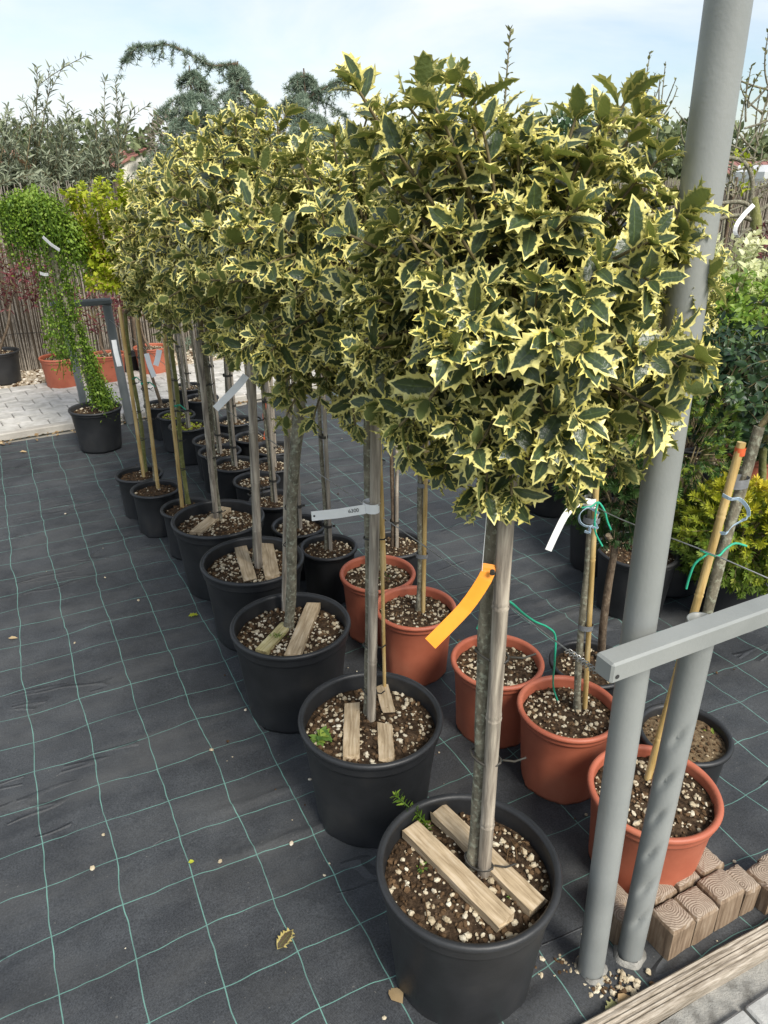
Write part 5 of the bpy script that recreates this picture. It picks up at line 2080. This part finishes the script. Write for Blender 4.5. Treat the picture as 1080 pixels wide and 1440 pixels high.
# moulded top with grooves along the grain
prof = []
nw = 14
for i in range(nw + 1):
    y = -.029 + .058 * i / nw
    prof.append((y, .018 + (.0022 * math.cos(i * 2.4) if 0 < i < nw else -.003)))
prof = [(-.029, -.02)] + prof + [(.029, -.02)]
vs, fs = [], []
NB = 40
rg = random.Random(9)
for i in range(NB + 1):
    x = -1.3 + 2.6 * i / NB
    for (y, z) in prof:
        vs.append((x, y, z + .0022 * noise.noise(Vector((x * 9, y * 120, 0))) + .001 * noise.noise(Vector((x * 40, y * 200, 4)))))
npf = len(prof)
for i in range(NB):
    for k in range(npf - 1):
        fs.append([i * npf + k, (i + 1) * npf + k, (i + 1) * npf + k + 1, i * npf + k + 1])
m.add(vs, fs)
bo = m.build('edging_board', MT['board'], fix=True)
ctr = bd0.lerp(bd1, .5)
bo.location = (ctr.x, ctr.y, .022)
bo.rotation_euler = (0, 0, ba_)
tag(bo, 'weathered grooved edging board between the black cloth and the grey slabs', 'board')

# crumbs on the cloth near the posts
rng = random.Random(77)


def crumb():
    a = rng.random()
    base = at(790, 1372, 0).lerp(at(880, 1400, 0), a)
    return (base.x + rng.gauss(0, .03), base.y + rng.gauss(0, .022), .018)


V, T, MI = stone_arrays(rng, 190, crumb, .003, .010, (2, 1))
tag(obj('spilled_grit', tri_mesh('spilled_grit', V, T, None, [MT['grit'], MT['chip']], False, MI)), 'grit and bark crumbs spilled at the foot of the steel post', 'grit', kind='stuff')


def strew():
    if rng.random() < .6:
        k = rng.choice([(.182, 1.14), (-.037, 1.62), (-.31, 2.08), (.37, 1.98), (.55, 1.75), (.69, 1.43), (.1, 2.3)])
        a = rng.uniform(0, 6.28)
        r = rng.uniform(.17, .36)
        return (k[0] + math.cos(a) * r, k[1] + math.sin(a) * r, .018)
    return (rng.uniform(-1.8, 1.6), rng.uniform(1.0, 5), .018)


V, T, MI = stone_arrays(rng, 170, strew, .002, .0075, (1.6, 1))
tag(obj('strewn_grit', tri_mesh('strewn_grit', V, T, None, [MT['grit'], MT['chip']], False, MI)), 'stray pale grit scattered over the black cloth', 'grit', kind='stuff')

# dropped leaves lying on the cloth
def dropped(label, px, py, size, rot, templ, mat, r=.5, name='fallen_leaf'):
    q = at(px, py, .016)
    lv = Leaves()
    lv.add((0, 0, .004 + cloth_height(q.x, q.y)), (math.cos(rot), math.sin(rot), .08), (.1, -.1, 1), size, r)
    o = lv.build(name, [templ], mat, loc=q, kind=None)
    tag(o, label, 'leaf')


MT['holly_dead'] = holly_mat('dead_holly_leaf', (.07, .055, .035), (.12, .09, .05), (.45, .36, .12), (.5, .42, .16), .62)
dropped('brown withered holly leaf with yellow edge lying on the open cloth', 390, 1338, .062, 1.0, HOLLY_HI[1], MT['holly_dead'])
dropped('small round yellow leaf lying on the open cloth', 265, 1215, .016, .3, ROUND[0], MT['lf_gold'], .9)
dropped('bright yellow-green leaf lying beside the third big pot', 265, 868, .042, .4, HOLLY_MID[0], MT['lf_gold'], .7)
dropped('tiny pale leaf near the far left edge of the cloth', 12, 900, .035, .2, LEAF[0], MT['litter'], .9)
dropped('crumpled dry leaf under the front big pot', 566, 1416, .05, 2.2, ROUND[1], MT['litter'], .7)
dropped('yellow holly leaf by the edging board', 852, 1432, .05, .8, HOLLY_MID[1], MT['lf_bud'], .9)
dropped('pinkish dry leaf by the edging board', 868, 1415, .04, .5, ROUND[0], MT['litter'], .6)
dropped('pinkish dry leaf on the cloth near the far kerb', 28, 638, .05, .5, LEAF[1], MT['litter'], .8)
for i, (px, py) in enumerate(((410, 1187), (145, 1175), (130, 1222), (345, 999), (148, 813), (195, 845), (92, 723), (105, 905))):
    q = at(px, py, .016)
    V, T, MI = stone_arrays(random.Random(i), 1, lambda: (0, 0, .003), .006, .008)
    o = obj('pebble', tri_mesh('pebble', V, T, None, MT['grit'] if i % 3 else MT['pebble'], False), None, q)
    tag(o, 'lone pale pebble lying on the open black cloth', 'pebble', 'lone pebbles on the open cloth')

# ------------------------------------------------------------------ beyond the fence
def grey_willow(label, X, Y, pts, seed, trunk_h=.6, group=None):
    root = thing('silver_shrub', label, 'shrub', (X, Y, -.03), group)
    rng = random.Random(seed)
    br = MB(); lv = Leaves()
    b = MB()
    b.tube(wobble((0, 0, -.05), (0, 0, trunk_h), rng, 6, .02), [.05, .045, .04, .038, .035, .03], 8)
    b.build('trunk', MT['bark_brown'], root)
    for (px, py, dy, dens) in pts:
        e = local(root, aty(px, py, Y + dy))
        s_ = Vector((rng.gauss(0, .05), rng.gauss(0, .05), trunk_h))
        pth = bez(s_, s_.lerp(e, .55) + Vector((rng.gauss(0, .15), rng.gauss(0, .15), .1)), e, 12)
        br.tube(pth, [.016 - .0012 * i for i in range(12)], 5, cap=False)
        along(lv, pth, rng, .2, .02 / dens, .085, (25, 55), 4, .3, 0, .3)
        for k in range(6):
            i0 = rng.randrange(4, 11)
            q = pth[i0]
            e2 = q + (pth[min(i0 + 1, 11)] - pth[i0 - 1]).normalized() * rng.uniform(.12, .3) + Vector((rng.gauss(0, .14), rng.gauss(0, .14), rng.gauss(.04, .06)))
            sp = bez(q, q.lerp(e2, .5) + Vector((0, 0, .03)), e2, 5)
            br.tube(sp, .003, 4, cap=False)
            along(lv, sp, rng, .05, .018 / dens, .08, (25, 60), 4, .3, 0, .3)
    c = br.build('crown', MT['twig'], root)
    lv.build('foliage', NARROW, MT['lf_silver'], c, seed=seed)


rng = random.Random(41)
pts = [(52, 95, 0, .7), (72, 115, .1, .7), (48, 140, 0, .8), (34, 162, .1, .8)] + [(rng.uniform(10, 120), rng.uniform(165, 270), rng.gauss(0, .2), 1.0) for i in range(22)]
grey_willow('tall silvery narrow-leaved shrub with spiky shoots above the fence by the mop head', -4.05, 8.3, pts, 42)
pts = [(104, 155, 0, .8), (135, 160, 0, .9), (145, 158, .1, .9), (168, 160, 0, .8), (186, 152, 0, .7)] + [(rng.uniform(75, 185), rng.uniform(178, 270), rng.gauss(0, .2), 1.0) for i in range(20)]
grey_willow('lower silvery narrow-leaved shrub above the fence in front of the red-roofed house', -3.15, 8.6, pts, 43)
pts = [(rng.uniform(-60, 25), rng.uniform(150, 270), rng.gauss(0, .2), 1.1) for i in range(22)]
grey_willow('dense grey-green shrub above the left end of the fence', -4.9, 8.0, pts, 44)


def cedar(label, px_top, py_top, Y, base_w, seed, arch=None, group='weeping cedars beyond the fence', levels=13, zlow=.5):
    tip = aty(px_top, py_top, Y)
    root = thing('weeping_cedar', label, 'conifer', (tip.x, Y, -.03), group)
    rng = random.Random(seed)
    H_ = tip.z + .03
    b = MB()
    b.tube(wobble((0, 0, -.05), (0, 0, H_), rng, 10, .03), [.06 - .0058 * i for i in range(10)], 8)
    b.build('trunk', MT['bark_brown'], root)
    br = MB(); lv = Leaves()

    def twig(pth, dens, r):
        br.tube(pth, [r * (1 - .6 * i / (len(pth) - 1)) for i in range(len(pth))], 4, cap=False)
        L_ = sum((pth[i + 1] - pth[i]).length for i in range(len(pth) - 1))
        for i in range(int(L_ / .028 * dens)):
            f = rng.random() * (len(pth) - 1)
            k = min(int(f), len(pth) - 2)
            q = pth[k].lerp(pth[k + 1], f - k)
            d = Vector((rng.gauss(0, .5), rng.gauss(0, .5), rng.gauss(.2, .5)))
            lv.add(q, d, (rng.gauss(0, 1), rng.gauss(0, 1), rng.gauss(0, 1)), rng.uniform(.04, .065), rng.random())

    def limb(s_, e, droop, dens=1.0):
        pth = bez(s_, s_.lerp(e, .5) + Vector((0, 0, .05 + droop * .15)), e, 9)
        twig(pth, dens * 1.5, .008)
        for i in range(2, 9):
            for k in range(2):
                q = pth[i]
                e2 = q + Vector((rng.gauss(0, .06), rng.gauss(0, .06), -rng.uniform(.03, .13) * (1 + droop)))
                twig(bez(q, q + Vector((rng.gauss(0, .04), rng.gauss(0, .04), .0)), e2, 4), dens, .003)
    for lv_i in range(levels):
        z = zlow + (H_ - zlow) * (lv_i + .5) / levels
        w = base_w * 1.45 * (H_ - z) ** .75 + .02
        for k in range(8 if lv_i < levels - 4 else 6):
            a = rng.uniform(0, 6.28)
            ww = w * rng.uniform(.6, 1.15)
            limb(Vector((0, 0, z)), Vector((math.cos(a) * ww, math.sin(a) * ww, z - .03 - ww * .42)), .3)
    if arch:
        pp = smooth_path([local(root, aty(x, y, Y)) for (x, y) in arch], 16)
        br.tube(pp, [.02 - .001 * i for i in range(16)], 5, cap=False)
        twig(pp, 2.2, .01)
        for i in range(1, 16):
            for k in range(3):
                q = pp[i]
                e2 = q + Vector((rng.gauss(-.03, .06), rng.gauss(0, .06), -rng.uniform(.04, .20)))
                twig(bez(q, q + Vector((rng.gauss(0, .03), 0, .02)), e2, 4), 1.3, .003)
    c = br.build('crown', MT['bark_brown'], root)
    lv.build('foliage', TUFT, MT['lf_cedar'], c, seed=seed)


cedar('blue-green weeping cedar whose tip bows under a long arching branch', 266, 92, 9.0, .62, 51, zlow=.4)
cedar('blue-green weeping cedar with a long bare branch arching sideways from its top', 334, 86, 9.3, .66, 52, arch=((334, 90), (315, 92), (295, 92), (270, 78), (235, 62), (210, 66), (190, 66), (176, 84)))
cedar('broad blue-green weeping cedar standing apart from the arching one', 427, 96, 9.6, .80, 53, arch=((430, 140), (455, 125), (480, 112), (500, 100)))


def house(label, X, Y, rz, w, d, hw, hr, roofm, wallm, name='house', eave=.4):
    root = thing(name, label, 'house', (X, Y, -.03), None, rz)
    m = MB()
    m.add([(-w / 2, -d / 2, 0), (w / 2, -d / 2, 0), (w / 2, d / 2, 0), (-w / 2, d / 2, 0), (-w / 2, -d / 2, hw), (w / 2, -d / 2, hw), (w / 2, d / 2, hw), (-w / 2, d / 2, hw), (-w / 2, 0, hr), (w / 2, 0, hr)],
          [[0, 1, 5, 4], [2, 3, 7, 6], [1, 2, 6, 9, 5], [3, 0, 4, 8, 7]])
    m.build('wall', wallm, root)
    k = (hr - hw) / (d / 2)
    t = .14
    for s in (-1, 1):
        r = MB()
        ye, ze = s * (d / 2 + eave), hw - eave * k
        x0, x1 = -w / 2 - .35, w / 2 + .35
        q = [(x0, ye, ze + .03), (x1, ye, ze + .03), (x1, 0, hr + .03), (x0, 0, hr + .03)]
        r.add(q + [(a, b, c + t) for a, b, c in q], [[3, 2, 1, 0], [4, 5, 6, 7], [0, 1, 5, 4], [1, 2, 6, 5], [2, 3, 7, 6], [3, 0, 4, 7]])
        # tile ribs
        nr = int((x1 - x0) / .45)
        for i in range(nr):
            x = x0 + (x1 - x0) * (i + .5) / nr
            r.tube([(x, ye, ze + t + .03), (x, 0, hr + t + .03)], .055, 5, cap=False)
        ro = r.build('roof', roofm, root, fix=True)
        if s == -1:
            c = MB(); c.box((w * .2, -d * .15, hr + .25), (.5, .5, 1.0), b=.03); c.build('chimney', wallm, ro)
    for x in (-w * .28, w * .22):
        g_ = MB(); g_.box((x, -d / 2 - .03, hw * .58), (1.0, .08, 1.1), b=.01); fr_ = g_.build('window', MT['white'], root)
        g_ = MB(); g_.box((x, -d / 2 - .075, hw * .58), (.84, .03, .94)); g_.build('pane', MT['glass'], fr_)
    g_ = MB(); g_.box((w / 2 + .03, 0, hw * .55), (.08, 1.0, 1.1), b=.01); fr_ = g_.build('window', MT['white'], root)
    g_ = MB(); g_.box((w / 2 + .075, 0, hw * .55), (.03, .84, .94)); g_.build('pane', MT['glass'], fr_)
    g_ = MB(); g_.box((0, -d / 2 - .04, 1.0), (.95, .09, 2.0), b=.01); g_.build('door', MT['bark_brown'], root)
    return root


house('pale house with a dull red tiled roof beside the weeping cedars', -28.2, 93, -.9, 8, 7.4, 2.5, 4.2, MT['roof'], MT['render'])
house('long low house with an orange tiled roof behind the silvery shrubs', -23.5, 41, .15, 9, 7, 1.75, 2.7, MT['roof2'], MT['render'])
house('long white low shed with a red roof far behind the steel post', 27, 52, -.2, 13, 7, 1.7, 2.3, MT['roof'], MT['white'], 'shed')

# pale car-like white van parked far right
va = thing('parked_van', 'white van parked beyond the fence past the steel post', 'van', (13.2, 27, -.03), None, .5)
b = MB()
b.box((0, 0, .95), (3.4, 1.7, 1.1), b=.15); b.box((-.5, 0, 1.7), (2.3, 1.55, .6), b=.2)
b.build('body', MT['white'], va, fix=True)
for x in (-1.1, 1.1):
    for y in (-.82, .82):
        w_ = MB(); w_.tube([(x, y - .1, .33), (x, y + .1, .33)], .33, 20); w_.build('wheel', MT['black'], va)
for x in (-1.1, -.1):
    w_ = MB(); w_.box((x, -.79, 1.7), (.8, .03, .38), b=.01); w_.build('window', MT['glass'], va)
w_ = MB(); w_.box((.66, 0, 1.7), (.04, 1.3, .42), b=.01); w_.build('windscreen', MT['glass'], va)


def far_tree(label, X, Y, zc, R, seed, mat, n=900, size=.3, trunk=.12, group='trees on the horizon', bare=False):
    root = thing('far_tree', label, 'tree', (X, Y, -.03), group)
    rng = random.Random(seed)
    b = MB()
    b.tube(wobble((0, 0, -.05), (0, 0, zc), rng, 7, .1), [trunk * (1 - .1 * i) for i in range(7)], 7)
    for v in fib(14, rng, .2):
        e = Vector((0, 0, zc)) + rounded(v, R) * .85
        b.tube(bez((0, 0, zc * .55), Vector((0, 0, zc * .8)), e, 5), [trunk * .4, trunk * .3, trunk * .22, trunk * .15, trunk * .06], 5, cap=False)
    b.build('trunk', MT['bark_brown'], root)
    lv = Leaves()
    for i in range(n):
        v = Vector((rng.gauss(0, 1), rng.gauss(0, 1), rng.gauss(0, 1))).normalized()
        k = (1 + .35 * noise.noise(v * 2.1 + Vector((seed, 0, 0)))) * rng.uniform(.45, 1) ** .5
        p = Vector((0, 0, zc)) + rounded(v, R) * k
        d = (v + Vector((rng.gauss(0, .7), rng.gauss(0, .7), rng.gauss(0, .7)))).normalized()
        lv.add(p, d, (rng.gauss(0, 1), rng.gauss(0, 1), rng.gauss(.5, 1)), size * rng.uniform(.6, 1.3), rng.random())
    lv.build('crown', NARROW if bare else LEAF, mat, root, seed=seed)


rng = random.Random(61)
far_tree('round deep green tree seen above the middle of the holly crowns', 6.3, 28, 2.2, (1.3, 1.3, 1.25), 62, MT['lf_far2'], 1500, .22, .1)
far_tree('wispy bare grey tree between the silvery shrubs and the cedars', -14.5, 58, 3.6, (2.2, 2.2, 2.4), 63, MT['lf_bare'], 900, .4, .14, bare=True)
for i in range(26):
    px = -60 + i * 47 + rng.uniform(-12, 12)
    Y = rng.uniform(75, 130)
    X = (px - 540) / F * Y / 1.1
    h = Y * (.022 + .022 * rng.random())
    far_tree('soft olive-green tree in the line of trees along the horizon', X, Y, h + .6, (h * 1.1 + 2, h * .8 + 2, h * .85), 200 + i, MT['lf_far'], 480, Y * .011, .2)

# young bare trees behind on the right
def sapling(label, px, top, Y, seed, forks, buds=.6, lmat='lf_bud', leafsz=.036, group='bare saplings above the hollies', base_r=.021):
    tip = aty(px, top, Y)
    root = thing('sapling', label, 'sapling', (tip.x, Y, -.03 if Y > 8 else .0), group)
    rng = random.Random(seed)
    H_ = tip.z + .03
    b = MB()
    main = wobble((0, 0, -.02), (rng.gauss(0, .02), 0, H_), rng, 16, .03)
    b.tube(main, [base_r * (1 - .055 * i) for i in range(16)], 6)
    b.build('trunk', MT['bark'], root)
    br = MB(); lv = Leaves()
    along(lv, main[9:], rng, .0, .02 / buds, leafsz, (20, 60), 3, .3, 0, .4)
    for (z, dx, dz) in forks:
        q = Vector((0, 0, H_ * z))
        e = q + Vector((dx, rng.gauss(0, .08), dz))
        pth = bez(q, q + Vector((dx * .8, 0, dz * .35)), e, 7)
        br.tube(pth, [base_r * .42 * (1 - .09 * i) for i in range(7)], 5, cap=False)
        along(lv, pth, rng, .2, .022 / buds, leafsz, (20, 60), 3, .3, 0, .4)
    if forks:
        br.build('branch', MT['bark'], root)
    lv.build('buds', LEAF, MT[lmat], root, seed=seed)


sapling('tall straight budding whip standing alone above the holly crowns', 720, 46, 6.2, 71, (), 1.1, 'lf_bud', .055, base_r=.024)
sapling('bare sapling with upswept candelabra branches beside the steel post', 910, 78, 7.4, 72, ((.80, -.11, .28), (.80, .14, .30), (.74, -.14, .2), (.74, .15, .30), (.86, .06, .2)), .5)
sapling('bare forked sapling between the candelabra sapling and the steel post', 936, 92, 7.8, 73, ((.82, -.10, .22), (.82, .13, .26), (.82, .06, .32), (.86, -.04, .25)), .35)
sapling('short bare whip just showing over the holly beside the candelabra sapling', 893, 128, 7.0, 74, (), .4)
sapling('bare sapling mostly hidden by the steel post', 985, 98, 7.2, 75, ((.75, -.10, .2), (.82, -.12, .15), (.7, .1, .2), (.85, .1, .2)), .6)
sapling('leafing young tree with many thin branches past the steel post', 1062, 98, 6.4, 76, [(random.Random(k).uniform(.55, .9), random.Random(k + 9).uniform(-.45, .45), random.Random(k + 5).uniform(.1, .4)) for k in range(16)], .75, 'lf_bud', .04)
sapling('second leafing young tree next to the one past the steel post', 1092, 70, 6.9, 77, [(random.Random(k).uniform(.5, .9), random.Random(k + 19).uniform(-.6, .3), random.Random(k + 5).uniform(.1, .4)) for k in range(18)], .75, 'lf_bud', .04)

# pruned pale tree with arched limbs and a white tag
Yp = 5.9
pr_p = aty(1056, 360, Yp)
pr = thing('pruned_tree', 'pale pruned tree with stubby side limbs, one long arch and a curled white tag', 'tree', (pr_p.x, Yp, 0.012))
L = lambda q: local(pr, q)
b = MB()
b.tube(smooth_path([(0, 0, -.01), (0, 0, .5), L(aty(1056, 360, Yp)), L(aty(1063, 320, Yp)), L(aty(1060, 278, Yp))], 12), [.05, .05, .048, .047, .046, .045, .044, .043, .042, .04, .035, .028], 10)
b.build('trunk', MT['bark_green'], pr)
for pp in (((1060, 292), (1040, 284), (1012, 286)), ((1060, 310), (1035, 303), (1012, 308)), ((1058, 322), (1048, 325), (1034, 340)), ((1064, 300), (1078, 290), (1100, 285)), ((1064, 318), (1078, 312), (1100, 318)),
           ((1056, 285), (1058, 255), (1050, 232), (1030, 222), (1010, 226))):
    m = MB()
    q = smooth_path([L(aty(x, y, Yp)) for (x, y) in pp], 10)
    m.tube(q, [.019 - .0007 * i for i in range(10)], 8)
    m.build('limb', MT['bark'], pr)
strip(pr, smooth_path([L(aty(1060, 288, Yp - .06)), L(aty(1048, 300, Yp - .08)), L(aty(1036, 316, Yp - .1)), L(aty(1034, 328, Yp - .1)), L(aty(1038, 334, Yp - .1))], 10), .03, (.8, -.3, -.5), MT['tag'])
lv = Leaves()
rng = random.Random(88)
for (x, y) in ((1036, 217), (1046, 224), (1054, 234), (1055, 265), (1028, 310), (1048, 262)):
    for k in range(9):
        lv.add(L(aty(x, y, Yp)) + Vector((rng.gauss(0, .02), rng.gauss(0, .02), rng.gauss(0, .015))), (rng.gauss(0, 1), rng.gauss(0, 1), rng.gauss(.3, 1)), (0, 0, 1), .045, rng.random())
lv.build('young_leaves', LEAF, MT['lf_gold'], pr)
